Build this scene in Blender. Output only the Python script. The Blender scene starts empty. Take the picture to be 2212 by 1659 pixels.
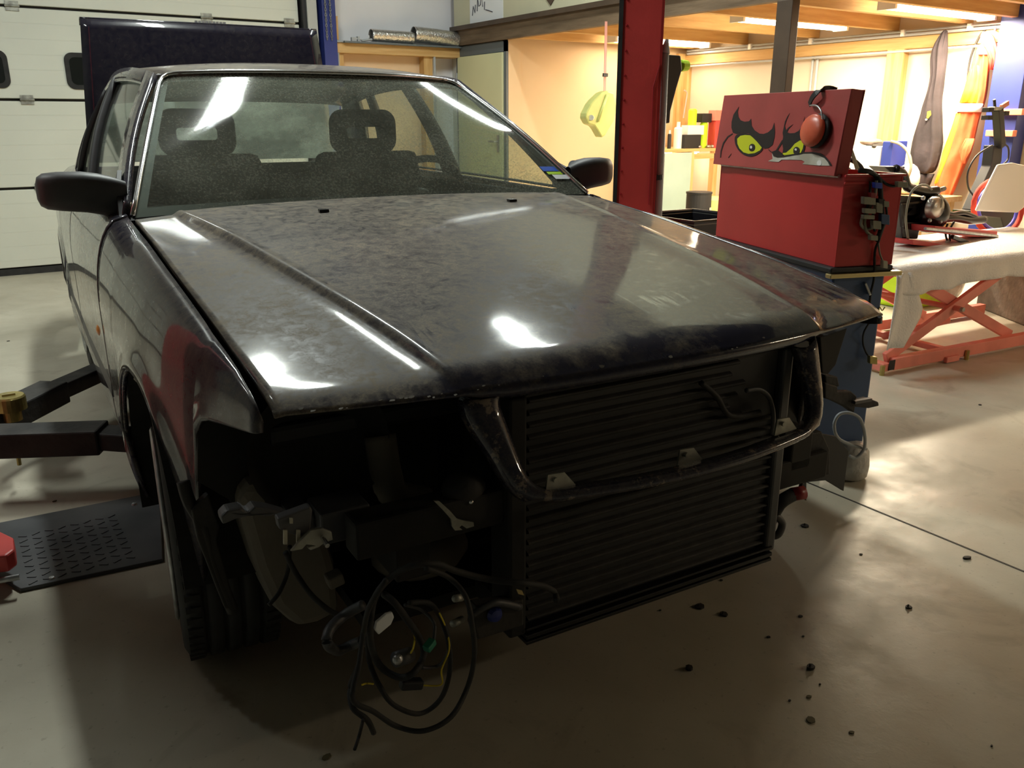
import bpy, bmesh, math, random
from mathutils import Vector, Matrix, noise
random.seed(7)
SC = bpy.context.scene
COL = SC.collection
PI = math.pi
# ------------------------------------------------------------------ camera, exposure, world, lights
F_PX, PITCH, ROLL, CAR_TH = 1819.26, .30423, -.00075, .06167
CC = Vector((-1.026, -1.168, 1.201))                 # camera seen from the car's own frame
YAWC = -.52310
cs, sn = math.cos(CAR_TH), math.sin(CAR_TH)
def car2room(p): return Vector((cs*p[0]+sn*p[1], -sn*p[0]+cs*p[1], p[2]))
CR = car2room(CC)
def basis(yaw):
    f = Vector((-math.sin(yaw)*math.cos(PITCH), math.cos(yaw)*math.cos(PITCH), -math.sin(PITCH)))
    r0 = Vector((math.cos(yaw), math.sin(yaw), 0)); u0 = r0.cross(f)
    r = r0*math.cos(ROLL)+u0*math.sin(ROLL); u = u0*math.cos(ROLL)-r0*math.sin(ROLL)
    return r, u, f
def sight(o, yaw, px, py, k, v):
    r, u, f = basis(yaw); d = f+r*((px-1106)/F_PX)-u*((py-829.5)/F_PX)
    i = 'xyz'.index(k); return o+d*((v-o[i])/d[i])
def A(px, py, **k):                                   # room point on a plane x=, y= or z=
    (a, v), = k.items(); return sight(CR, YAWC-CAR_TH, px, py, a, v)
def K(px, py, **k):                                   # the same in the car's frame
    (a, v), = k.items(); return sight(CC, YAWC, px, py, a, v)
def onplane(px, py, P0, n):
    r, u, f = basis(YAWC-CAR_TH); d = f+r*((px-1106)/F_PX)-u*((py-829.5)/F_PX)
    return CR+d*((P0-CR).dot(n)/d.dot(n))
cam = bpy.data.objects.new('camera', bpy.data.cameras.new('camera')); COL.objects.link(cam)
r_, u_, f_ = basis(YAWC-CAR_TH)
m4 = Matrix((r_, u_, -f_)).transposed().to_4x4(); m4.translation = CR
cam.matrix_world = m4
cam.data.sensor_width = 36; cam.data.lens = 36*F_PX/2212; cam.data.clip_start = .02
SC.camera = cam
SC.view_settings.view_transform = 'Standard'; SC.view_settings.look = 'None'
SC.view_settings.gamma = 1; SC.view_settings.use_curve_mapping = False
SC.view_settings.exposure = 0.0
w = bpy.data.worlds.new('world'); SC.world = w; w.use_nodes = True
w.node_tree.nodes['Background'].inputs[0].default_value = (.75, .85, 1, 1)
w.node_tree.nodes['Background'].inputs[1].default_value = .012
def area_light(name, loc, sx, sy, power, col, rot=(0, 0, 0)):
    l = bpy.data.lights.new(name, 'AREA'); l.shape = 'RECTANGLE'; l.size = sx; l.size_y = sy
    l.energy = power; l.color = col
    o = bpy.data.objects.new(name, l); o.location = loc; o.rotation_euler = rot; COL.objects.link(o); return o
COOL = (.93, 1.0, .93); WARM = (1.0, .84, .60)
HALL = [(.15, 3.2, 3.7), (2.5, 3.4, 3.9), (-2.5, 3.2, 3.7)]  # third lamp is an unseen addition that brightens the floor left of the car
HALLP = [105, 65, 42]
UNDER = [(4.65, 3.62, 1.93), (4.98, 5.45, 1.93), (4.9, 2.56, 1.93), (4.15, -2.25, 1.93)]
UNDERP = [72, 13, 150, 45]
for p, e in zip(HALL, HALLP): area_light('hall_tube_light', (p[0], p[1], p[2]-.09), .16, 1.3, e, COOL)
for p, e in zip(UNDER, UNDERP): area_light('mezzanine_tube_light', (p[0], p[1], p[2]-.045), 1.2, .10, e, WARM)

# ------------------------------------------------------------------ materials
def mat(name, col, rough=.6, metal=0, var=0, vs=4, bump=0, bs=30, coat=0, spec=.5, col2=None, stretch=(1, 1, 1), emis=None, es=0, alpha=1, detail=4):
    m = bpy.data.materials.new(name); m.use_nodes = True; nt = m.node_tree; N = nt.nodes; Lk = nt.links
    b = N['Principled BSDF']; b.inputs['Roughness'].default_value = rough; b.inputs['Metallic'].default_value = metal
    b.inputs['Coat Weight'].default_value = coat; b.inputs['Coat Roughness'].default_value = .06
    b.inputs['Specular IOR Level'].default_value = spec
    c = (*col, 1)
    if var or col2 or bump:
        tc = N.new('ShaderNodeTexCoord'); mp = N.new('ShaderNodeMapping'); mp.inputs['Scale'].default_value = stretch
        Lk.new(tc.outputs['Object'], mp.inputs[0])
    if var or col2:
        n = N.new('ShaderNodeTexNoise'); n.inputs['Scale'].default_value = vs; n.inputs['Detail'].default_value = detail
        Lk.new(mp.outputs[0], n.inputs['Vector'])
        rp = N.new('ShaderNodeValToRGB'); rp.color_ramp.elements[0].position = .35; rp.color_ramp.elements[1].position = .65
        k2 = col2 if col2 else tuple(min(1, x*(1+var)) for x in col); k1 = col if col2 else tuple(x*(1-var) for x in col)
        rp.color_ramp.elements[0].color = (*k1, 1); rp.color_ramp.elements[1].color = (*k2, 1)
        Lk.new(n.outputs['Fac'], rp.inputs[0]); Lk.new(rp.outputs[0], b.inputs['Base Color'])
    else: b.inputs['Base Color'].default_value = c
    if bump:
        n2 = N.new('ShaderNodeTexNoise'); n2.inputs['Scale'].default_value = bs; n2.inputs['Detail'].default_value = 3
        Lk.new(mp.outputs[0], n2.inputs['Vector'])
        bp = N.new('ShaderNodeBump'); bp.inputs['Strength'].default_value = bump; bp.inputs['Distance'].default_value = .01
        Lk.new(n2.outputs['Fac'], bp.inputs['Height']); Lk.new(bp.outputs[0], b.inputs['Normal'])
    if emis: b.inputs['Emission Color'].default_value = (*emis, 1); b.inputs['Emission Strength'].default_value = es
    return m
def nodes(m): return m.node_tree.nodes, m.node_tree.links, m.node_tree.nodes['Principled BSDF']
M = {}
def add(k, *a, **kw): M[k] = mat(k, *a, **kw)
add('black', (.012, .012, .014), .55); add('black_gloss', (.01, .01, .012), .25); add('rubber', (.018, .018, .018), .75, var=.3, vs=20)
add('black_dusty', (.011, .010, .010), .7, col2=(.035, .031, .027), vs=9, bump=.3)
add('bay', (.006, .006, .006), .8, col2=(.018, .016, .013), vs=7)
add('plastic_grey', (.035, .037, .042), .5, col2=(.075, .075, .08), vs=5)
add('steel', (.45, .46, .47), .4, .9, var=.2, vs=30); add('galv', (.33, .33, .29), .5, .6, var=.3, vs=25)
add('chrome', (.75, .76, .78), .18, 1); add('zinc', (.6, .5, .25), .35, .9)
add('brass', (.42, .34, .12), .4, .8, var=.2, vs=20)
add('red_paint', (.60, .06, .055), .42, var=.12, vs=3, bump=.05, bs=120); add('red_dark', (.32, .012, .018), .38, var=.15, vs=3)
add('box_lid', (.42, .065, .06), .36, var=.1, vs=5); add('red_box', (.50, .032, .032), .33, var=.10, vs=3)
add('salmon', (.76, .24, .18), .5, var=.12, vs=6); add('blue_steel', (.02, .035, .20), .45, var=.1, vs=3)
add('cart_blue', (.045, .085, .19), .42, var=.12, vs=4)
add('wood', (.50, .29, .10), .65, col2=(.62, .40, .17), vs=2.5, stretch=(1, 12, 12), bump=.15, bs=12)
add('wood_y', (.50, .29, .10), .65, col2=(.62, .40, .17), vs=2.5, stretch=(12, 1, 12), bump=.15, bs=12)
add('wood_z', (.50, .29, .10), .65, col2=(.62, .40, .17), vs=2.5, stretch=(12, 12, 1), bump=.15, bs=12)
add('old_wood', (.10, .065, .035), .75, col2=(.18, .12, .07), vs=2, stretch=(12, 1, 8), bump=.2, bs=15)
add('brown_steel', (.07, .045, .028), .55, var=.2, vs=5)
add('ply', (.66, .47, .29), .7, col2=(.72, .53, .35), vs=3); add('beige_wall', (.62, .45, .27), .7, col2=(.66, .49, .31), vs=1.3)
add('cream_panel', (.62, .54, .44), .6, var=.04, vs=2); add('white_wall', (.78, .78, .82), .5, var=.04, vs=2); add('hall_wall', (.62, .64, .60), .7, var=.05, vs=1); add('dim_wall', (.20, .20, .19), .8, var=.1, vs=1)
add('parapet', (.60, .57, .40), .6, var=.04, vs=2); add('door_green', (.70, .69, .42), .5, var=.03, vs=2)
add('frame_grey', (.12, .14, .15), .45); add('jamb', (.45, .46, .44), .5)
add('ceil', (.50, .52, .52), .8); add('paper', (.82, .84, .86), .6); add('ink', (.05, .05, .07), .7)
add('foil', (.62, .60, .58), .28, .9, var=.1, vs=30, bump=.6, bs=60)
add('white_plastic', (.84, .83, .80), .4); add('grey_plastic', (.38, .40, .42), .5)
add('yellow_jug', (.58, .60, .20), .4, var=.08, vs=6); add('pink', (.75, .35, .30), .6)
add('hoodie', (.034, .026, .030), .9, var=.3, vs=6, bump=.4, bs=25); add('orange_cloth', (.62, .10, .03), .8, var=.12, vs=7, bump=.5, bs=14)
add('yellow_cloth', (.62, .48, .03), .8, var=.1, vs=7, bump=.5, bs=14); add('reflect', (.80, .80, .78), .5)
add('red_cloth', (.60, .06, .04), .8, var=.1, vs=7, bump=.4, bs=14)
add('lime', (.50, .80, .02), .6, var=.1, vs=8); add('muff', (.72, .13, .06), .35, var=.1, vs=9)
add('wrap', (.78, .74, .70), .45, var=.04, vs=4, bump=.5, bs=110)
add('eye_yellow', (.62, .66, .01), .4); add('eye_black', (.012, .006, .008), .4); add('eye_white', (.8, .78, .75), .4); add('tooth', (.42, .38, .30), .4, col2=(.62, .60, .52), vs=14)
add('grime_box', (.20, .15, .12), .8, var=.2, vs=12, bump=.4, bs=40); add('mint', (.35, .46, .42), .5, var=.05, vs=3)
add('blue_rim', (.10, .09, .62), .4, var=.2, vs=15); add('engine_black', (.012, .011, .011), .25, var=.3, vs=12)
add('alu', (.55, .50, .44), .35, .8, var=.2, vs=18); add('connector', (.25, .24, .18), .5, var=.2, vs=10)
add('liner', (.12, .11, .09), .75, col2=(.18, .16, .13), vs=5, bump=.2); add('amber', (.65, .22, .01), .3)
add('seat', (.05, .05, .052), .85, var=.2, vs=10); add('bluewire', (.03, .06, .45), .5); add('greenc', (.02, .20, .12), .5)
add('debris', (.02, .017, .015), .7); add('leaf', (.10, .085, .04), .8); add('cardboard', (.52, .34, .18), .8)
add('plastic_bag', (.55, .53, .50), .2, var=.2, vs=8, bump=1, bs=25); add('orange_br', (.72, .22, .12), .5)
add('lampglow', (.9, .9, .9), .5, emis=(1, .84, .58), es=14); add('lampcool', (.9, .9, .9), .5, emis=(.86, .96, 1), es=30)
add('sticker_blue', (.02, .10, .55), .4); add('primer_red', (.20, .012, .016), .45, var=.15, vs=5); add('wornwhite', (.5, .48, .38), .7, var=.2, vs=20)

def garage_mat():
    m = mat('garage_panel', (.66, .68, .60), .55, var=.03, vs=2); N, Lk, b = nodes(m)
    tc = N.new('ShaderNodeTexCoord'); sp = N.new('ShaderNodeSeparateXYZ'); Lk.new(tc.outputs['Object'], sp.inputs[0])
    mm = N.new('ShaderNodeMath'); mm.operation = 'MULTIPLY'; mm.inputs[1].default_value = 1/.112; Lk.new(sp.outputs['Z'], mm.inputs[0])
    fr = N.new('ShaderNodeMath'); fr.operation = 'FRACT'; Lk.new(mm.outputs[0], fr.inputs[0])
    lt = N.new('ShaderNodeMath'); lt.operation = 'LESS_THAN'; lt.inputs[1].default_value = .05; Lk.new(fr.outputs[0], lt.inputs[0])
    bp = N.new('ShaderNodeBump'); bp.invert = True; bp.inputs['Distance'].default_value = .004; bp.inputs['Strength'].default_value = .8
    Lk.new(lt.outputs[0], bp.inputs['Height']); Lk.new(bp.outputs[0], b.inputs['Normal']); return m
M['garage'] = garage_mat()
def floor_mat():
    m = mat('concrete', (.42, .38, .31), .5, spec=.28); N, Lk, b = nodes(m)
    tc = N.new('ShaderNodeTexCoord')
    def nz(s, d=6, r=.55, dist=0):
        n = N.new('ShaderNodeTexNoise'); n.inputs['Scale'].default_value = s; n.inputs['Detail'].default_value = d
        n.inputs['Roughness'].default_value = r; n.inputs['Distortion'].default_value = dist; Lk.new(tc.outputs['Object'], n.inputs['Vector']); return n
    def ramp(src, p0, c0, p1, c1):
        r = N.new('ShaderNodeValToRGB'); e = r.color_ramp.elements; e[0].position = p0; e[0].color = c0; e[1].position = p1; e[1].color = c1
        Lk.new(src, r.inputs[0]); return r
    base = ramp(nz(1.6).outputs['Fac'], .3, (.37, .335, .26, 1), .7, (.52, .48, .385, 1))
    st = ramp(nz(3.2, 8, .6, .8).outputs['Fac'], .58, (0, 0, 0, 1), .72, (1, 1, 1, 1))
    mx = N.new('ShaderNodeMixRGB'); mx.inputs[2].default_value = (.25, .21, .16, 1); Lk.new(base.outputs[0], mx.inputs[1])
    ml = N.new('ShaderNodeMath'); ml.operation = 'MULTIPLY'; ml.inputs[1].default_value = .55; Lk.new(st.outputs[0], ml.inputs[0]); Lk.new(ml.outputs[0], mx.inputs[0])
    f = ramp(nz(60, 3).outputs['Fac'], .64, (0, 0, 0, 1), .72, (1, 1, 1, 1))
    mx2 = N.new('ShaderNodeMixRGB'); mx2.inputs[2].default_value = (.2, .17, .13, 1); Lk.new(mx.outputs[0], mx2.inputs[1])
    m2 = N.new('ShaderNodeMath'); m2.operation = 'MULTIPLY'; m2.inputs[1].default_value = .35; Lk.new(f.outputs[0], m2.inputs[0]); Lk.new(m2.outputs[0], mx2.inputs[0])
    Lk.new(mx2.outputs[0], b.inputs['Base Color'])
    rr = ramp(nz(5, 5).outputs['Fac'], .3, (.30, .30, .30, 1), .7, (.55, .55, .55, 1)); Lk.new(rr.outputs[0], b.inputs['Roughness'])
    bp = N.new('ShaderNodeBump'); bp.inputs['Strength'].default_value = .12; bp.inputs['Distance'].default_value = .006
    Lk.new(nz(22, 7, .65, .3).outputs['Fac'], bp.inputs['Height']); Lk.new(bp.outputs[0], b.inputs['Normal'])
    return m
M['floor'] = floor_mat()
def lidless(n): return 'lid' not in n
def paint_mat(name, dust, clean_front=False, rust=False):
    """navy clear-coated paint under workshop dust; the dust has been wiped off in patches"""
    m = mat(name, (.006, .009, .034), .32, coat=1); N, Lk, b = nodes(m)
    b.inputs['Coat Roughness'].default_value = .05; b.inputs['Specular IOR Level'].default_value = .1
    tc = N.new('ShaderNodeTexCoord')
    def nz(s, d=5, r=.6, dist=0, scl=None):
        n = N.new('ShaderNodeTexNoise'); n.inputs['Scale'].default_value = s; n.inputs['Detail'].default_value = d
        n.inputs['Roughness'].default_value = r; n.inputs['Distortion'].default_value = dist
        if scl:
            mp = N.new('ShaderNodeMapping'); mp.inputs['Scale'].default_value = scl; Lk.new(tc.outputs['Object'], mp.inputs[0]); Lk.new(mp.outputs[0], n.inputs['Vector'])
        else: Lk.new(tc.outputs['Object'], n.inputs['Vector'])
        return n.outputs['Fac']
    def math_(op, a, c=None):
        n = N.new('ShaderNodeMath'); n.operation = op; n.use_clamp = False
        for i, v in enumerate((a, c)):
            if v is None: continue
            if isinstance(v, (int, float)): n.inputs[i].default_value = v
            else: Lk.new(v, n.inputs[i])
        return n.outputs[0]
    def mrange(v, a, c, lo=0, hi=1):
        n = N.new('ShaderNodeMapRange'); n.inputs[1].default_value = a; n.inputs[2].default_value = c; n.inputs[3].default_value = lo; n.inputs[4].default_value = hi
        Lk.new(v, n.inputs[0]); return n.outputs[0]
    fac = math_('MULTIPLY', mrange(nz(6), .25, .75, dust*.6, dust*1.3), mrange(nz(38, 6, .75, .6), .36, .64, .45, 1.5))
    sx = N.new('ShaderNodeSeparateXYZ'); Lk.new(tc.outputs['Object'], sx.inputs[0])
    if clean_front:
        y = math_('ADD', sx.outputs['Y'], math_('MULTIPLY', nz(7, 4, .6, 1.2, (1, .5, 1)), -.28))
        y = math_('ADD', y, math_('MULTIPLY', nz(34, 3, .6, 0, (1, .25, 1)), -.07))
        fac = math_('MULTIPLY', fac, mrange(y, -.145, -.085, .12, 1))
        stx = nz(1, 3, .5, .3, (60, 7, 1)); band = mrange(sx.outputs['Y'], .10, .16, 0, 1); band2 = mrange(sx.outputs['Y'], .22, .28, 1, 0)
        patch = mrange(nz(5.5, 2, .5), .54, .60, 0, 1)
        wipe = math_('MULTIPLY', math_('MULTIPLY', math_('MULTIPLY', mrange(stx, .50, .56, 0, 1), band), band2), patch)
        fac = math_('MULTIPLY', fac, mrange(wipe, 0, 1, 1, .25))
    fine = mrange(nz(240, 2), .4, .75, .85, 1.35); fac = math_('MULTIPLY', fac, fine)
    fac2 = math_('MINIMUM', fac, .95)
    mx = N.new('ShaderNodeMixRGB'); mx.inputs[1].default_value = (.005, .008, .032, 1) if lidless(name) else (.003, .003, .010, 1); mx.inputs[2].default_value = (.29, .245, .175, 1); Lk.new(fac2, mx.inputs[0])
    out = mx.outputs[0]
    if rust:
        rs = mrange(nz(30, 5, .7), .56, .62)
        m2 = N.new('ShaderNodeMixRGB'); m2.inputs[2].default_value = (.2, .16, .13, 1); Lk.new(rs, m2.inputs[0]); Lk.new(out, m2.inputs[1]); out = m2.outputs[0]
    Lk.new(out, b.inputs['Base Color'])
    rg = mrange(fac, 0, 1, .22, .75); Lk.new(rg, b.inputs['Roughness'])
    Lk.new(mrange(fac, 0, .4, 1, .42), b.inputs['Coat Weight'])
    Lk.new(mrange(fac, 0, .5, .03, .10), b.inputs['Coat Roughness'])
    return m
M['paint'] = paint_mat('car_paint', .16); M['hood_paint'] = paint_mat('hood_paint', .52, True)
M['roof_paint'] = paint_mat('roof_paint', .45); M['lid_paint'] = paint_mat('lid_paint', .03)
M['fender_paint'] = paint_mat('fender_paint', .20); M['edge_paint'] = paint_mat('edge_paint', .12, rust=True)
def glass_mat(name, lo, hi, tint=(.80, .88, .82), scale=150):
    m = bpy.data.materials.new(name); m.use_nodes = True; nt = m.node_tree; N = nt.nodes; Lk = nt.links
    for n in list(N): N.remove(n)
    out = N.new('ShaderNodeOutputMaterial'); tr = N.new('ShaderNodeBsdfTransparent'); tr.inputs[0].default_value = (*tint, 1)
    gl = N.new('ShaderNodeBsdfGlossy'); gl.inputs['Roughness'].default_value = .07
    lw = N.new('ShaderNodeLayerWeight'); lw.inputs[0].default_value = .5
    pw = N.new('ShaderNodeMath'); pw.operation = 'POWER'; pw.inputs[1].default_value = 4.5; Lk.new(lw.outputs['Facing'], pw.inputs[0])
    fr = N.new('ShaderNodeMapRange'); fr.inputs[3].default_value = .05; fr.inputs[4].default_value = .95; Lk.new(pw.outputs[0], fr.inputs[0])
    mx = N.new('ShaderNodeMixShader'); Lk.new(fr.outputs[0], mx.inputs[0]); Lk.new(tr.outputs[0], mx.inputs[1]); Lk.new(gl.outputs[0], mx.inputs[2])
    d1 = N.new('ShaderNodeBsdfDiffuse'); d1.inputs[0].default_value = (.42, .44, .36, 1); d2 = N.new('ShaderNodeBsdfTranslucent'); d2.inputs[0].default_value = (.5, .54, .44, 1)
    df = N.new('ShaderNodeMixShader'); df.inputs[0].default_value = .45; Lk.new(d1.outputs[0], df.inputs[1]); Lk.new(d2.outputs[0], df.inputs[2])
    tc = N.new('ShaderNodeTexCoord')
    def nz(s, d, r):
        n = N.new('ShaderNodeTexNoise'); n.inputs['Scale'].default_value = s; n.inputs['Detail'].default_value = d; n.inputs['Roughness'].default_value = r
        Lk.new(tc.outputs['Object'], n.inputs['Vector']); return n
    a = nz(scale, 4, .7); bb = nz(3.2, 3, .6)
    r1 = N.new('ShaderNodeMapRange'); r1.inputs[1].default_value = .46; r1.inputs[2].default_value = .64; r1.inputs[3].default_value = lo; r1.inputs[4].default_value = hi
    Lk.new(a.outputs['Fac'], r1.inputs[0])
    r2 = N.new('ShaderNodeMapRange'); r2.inputs[1].default_value = .35; r2.inputs[2].default_value = .62; r2.inputs[3].default_value = .45; r2.inputs[4].default_value = 1
    Lk.new(bb.outputs['Fac'], r2.inputs[0])
    mu = N.new('ShaderNodeMath'); mu.operation = 'MULTIPLY'; Lk.new(r1.outputs[0], mu.inputs[0]); Lk.new(r2.outputs[0], mu.inputs[1])
    m2 = N.new('ShaderNodeMixShader'); Lk.new(mu.outputs[0], m2.inputs[0]); Lk.new(mx.outputs[0], m2.inputs[1]); Lk.new(df.outputs[0], m2.inputs[2])
    Lk.new(m2.outputs[0], out.inputs[0]); return m
M['windshield'] = glass_mat('dusty_windscreen', .32, .66); M['glass'] = glass_mat('dusty_side_glass', .05, .12, (.7, .78, .74)); M['rear_glass'] = glass_mat('dusty_rear_glass', .55, .7, scale=20)
M['door_glass'] = mat('dark_pane', (.012, .014, .013), .12)

# ------------------------------------------------------------------ mesh helpers
class MB:
    def __init__(s): s.v = []; s.f = []
    def poly(s, vs, fs):
        o = len(s.v); s.v += [Vector(p) for p in vs]; s.f += [tuple(i+o for i in f) for f in fs]; return s
    def box(s, lo, hi):
        x0, y0, z0 = lo; x1, y1, z1 = hi
        return s.poly([(x0, y0, z0), (x1, y0, z0), (x1, y1, z0), (x0, y1, z0), (x0, y0, z1), (x1, y0, z1), (x1, y1, z1), (x0, y1, z1)],
                      [(0, 3, 2, 1), (4, 5, 6, 7), (0, 1, 5, 4), (1, 2, 6, 5), (2, 3, 7, 6), (3, 0, 4, 7)])
    def obox(s, a, b, w, h, up=(0, 0, 1)):            # bar from a to b
        a = Vector(a); b = Vector(b); d = (b-a).normalized(); up = Vector(up)
        if abs(d.dot(up)) > .98: up = Vector((1, 0, 0))
        r = d.cross(up).normalized()*w/2; u = r.cross(d).normalized()*h/2
        return s.poly([a-r-u, a+r-u, a+r+u, a-r+u, b-r-u, b+r-u, b+r+u, b-r+u],
                      [(0, 1, 2, 3), (4, 7, 6, 5), (0, 4, 5, 1), (1, 5, 6, 2), (2, 6, 7, 3), (3, 7, 4, 0)])
    def tube(s, pts, r, n=8, closed=False):
        pts = [Vector(p) for p in pts]; m = len(pts); rs = r if isinstance(r, (list, tuple)) else [r]*m
        o = len(s.v); ref = Vector((.13, .31, .94))
        for i, p in enumerate(pts):
            a = pts[(i-1) % m] if (i or closed) else p; b = pts[(i+1) % m] if (i < m-1 or closed) else p
            d = (b-a).normalized(); x = d.cross(ref)
            if x.length < .05: x = d.cross(Vector((1, 0, 0)))
            x.normalize(); y = d.cross(x).normalized(); ref = x.cross(d) if False else ref
            for k in range(n):
                t = 2*PI*k/n; s.v.append(p+x*math.cos(t)*rs[i]+y*math.sin(t)*rs[i])
        for i in range(m if closed else m-1):
            j = (i+1) % m
            for k in range(n): k2 = (k+1) % n; s.f.append((o+i*n+k, o+i*n+k2, o+j*n+k2, o+j*n+k))
        if not closed:
            s.f.append(tuple(o+k for k in range(n))[::-1]); s.f.append(tuple(o+(m-1)*n+k for k in range(n)))
        return s
    def lathe(s, prof, c=(0, 0, 0), axis='z', n=24, a0=0):
        c = Vector(c); o = len(s.v); m = len(prof)
        for k in range(n):
            t = 2*PI*k/n+a0; cx, sx = math.cos(t), math.sin(t)
            for r, h in prof:
                p = {'z': (r*cx, r*sx, h), 'x': (h, r*cx, r*sx), 'y': (r*cx, h, r*sx)}[axis]; s.v.append(c+Vector(p))
        for k in range(n):
            k2 = (k+1) % n
            for i in range(m-1): s.f.append((o+k*m+i, o+k2*m+i, o+k2*m+i+1, o+k*m+i+1))
        return s
    def grid(s, rows):
        o = len(s.v); n = len(rows[0])
        for r in rows: s.v += [Vector(p) for p in r]
        for i in range(len(rows)-1):
            for j in range(n-1): s.f.append((o+i*n+j, o+i*n+j+1, o+(i+1)*n+j+1, o+(i+1)*n+j))
        return s
    def prism(s, pts, off):                            # planar outline extruded by a vector
        off = Vector(off); n = len(pts); o = len(s.v)
        s.v += [Vector(p) for p in pts]+[Vector(p)+off for p in pts]
        s.f.append(tuple(range(o, o+n))); s.f.append(tuple(range(o+2*n-1, o+n-1, -1)))
        for i in range(n): j = (i+1) % n; s.f.append((o+i, o+n+i, o+n+j, o+j))
        return s
    def ball(s, c, r, sc=(1, 1, 1), n=14, m=9):
        c = Vector(c); prof = [(math.sin(PI*i/m)*r, -math.cos(PI*i/m)*r) for i in range(m+1)]
        t = MB().lathe(prof, n=n); return s.poly([Vector((p.x*sc[0], p.y*sc[1], p.z*sc[2]))+c for p in t.v], t.f)
    def xf(s, fn): s.v = [Vector(fn(p)) for p in s.v]; return s
def sets(o, label=None, cat=None, group=None, kind=None):
    for k, v in (('label', label), ('category', cat), ('group', group), ('kind', kind)):
        if v: o[k] = v
    return o
def build(name, mb, m, parent=None, smooth=False, bevel=0, solid=0, sub=0, world=False, offset=-1, fix=True):
    me = bpy.data.meshes.new(name)
    vs = mb.v
    if parent is not None and world:
        inv = parent.matrix_basis.inverted(); vs = [inv @ p for p in vs]
    me.from_pydata([tuple(p) for p in vs], [], mb.f); me.update()
    if fix:
        bm = bmesh.new(); bm.from_mesh(me); bmesh.ops.remove_doubles(bm, verts=bm.verts, dist=1e-5); bmesh.ops.recalc_face_normals(bm, faces=bm.faces); bm.to_mesh(me); bm.free()
    me.materials.append(M[m] if isinstance(m, str) else m)
    o = bpy.data.objects.new(name, me); COL.objects.link(o)
    if smooth: me.polygons.foreach_set('use_smooth', [True]*len(me.polygons))
    if parent is not None: o.parent = parent
    if solid: md = o.modifiers.new('s', 'SOLIDIFY'); md.thickness = solid; md.offset = offset
    if bevel: md = o.modifiers.new('b', 'BEVEL'); md.width = bevel; md.segments = 2; md.limit_method = 'ANGLE'
    if sub: md = o.modifiers.new('u', 'SUBSURF'); md.levels = sub; md.render_levels = sub
    return o
def thing(name, label, cat, loc=(0, 0, 0), rz=0, group=None):
    o = bpy.data.objects.new(name, None); COL.objects.link(o); o.location = loc; o.rotation_euler = (0, 0, rz)
    o.matrix_basis = Matrix.Translation(Vector(loc)) @ Matrix.Rotation(rz, 4, 'Z'); o.empty_display_size = .1
    return sets(o, label, cat, group)
def struct(name, mb, m, parent=None, **k):
    o = build(name, mb, m, parent, **k)
    if parent is None: o['kind'] = 'structure'
    return o
def solo(name, mb, m, label, cat, group=None, **k): return sets(build(name, mb, m, **k), label, cat, group)
def lerp(a, b, t): return a+(b-a)*t
def interp(tab, x):
    if x <= tab[0][0]: return tab[0][1]
    for (x0, y0), (x1, y1) in zip(tab, tab[1:]):
        if x <= x1: return lerp(y0, y1, (x-x0)/(x1-x0))
    return tab[-1][1]
def smooth_pts(pts, n=6, closed=False):                # Catmull-Rom
    P = [Vector(p) for p in pts]; m = len(P); out = []
    for i in range(m if closed else m-1):
        g = lambda j: P[j % m] if closed else P[max(0, min(m-1, j))]
        p0, p1, p2, p3 = g(i-1), g(i), g(i+1), g(i+2)
        for k in range(n):
            t = k/n; out.append(.5*((2*p1)+(p2-p0)*t+(2*p0-5*p1+4*p2-p3)*t*t+(3*p1-p0-3*p2+p3)*t**3))
    if not closed: out.append(P[-1])
    return out
def copy_tree(o, parent=None):
    c = o.copy(); COL.objects.link(c)
    if parent: c.parent = parent
    for ch in [x for x in list(bpy.data.objects) if x.parent == o and x is not c]: copy_tree(ch, c)
    return c
exec_order = True
# ------------------------------------------------------------------ the room
D = 6.78; BX = 3.47; WY = 5.85; RX = 5.72; MZ = 1.90; H = 4.4
_tn = [0]
def trim(mb, m, **k):
    _tn[0] += 1; return struct('trim_%d' % _tn[0], mb, m, **k)
struct('floor', MB().box((-4.6, -5.2, -.12), (RX+.1, D+.3, 0)), 'floor')
trim(MB().box((1.235, -3, -.001), (1.242, D, .0012)), 'debris')
struct('wall_left', MB().box((-4.7, -5.2, 0), (-4.6, D+.3, H)), 'dim_wall')
struct('wall_front', MB().box((-4.6, -5.3, 0), (RX+.1, -5.2, H)), 'dim_wall')
struct('ceiling', MB().box((-4.7, -5.3, H), (RX+.2, D+.3, H+.1)), 'dim_wall')
struct('wall_back', MB().box((-4.6, D+.12, 0), (RX+.1, D+.3, H)), 'white_wall')
struct('wall_right', MB().box((RX, -5.2, 0), (RX+.1, D+.12, H)), 'cream_panel')
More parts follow.
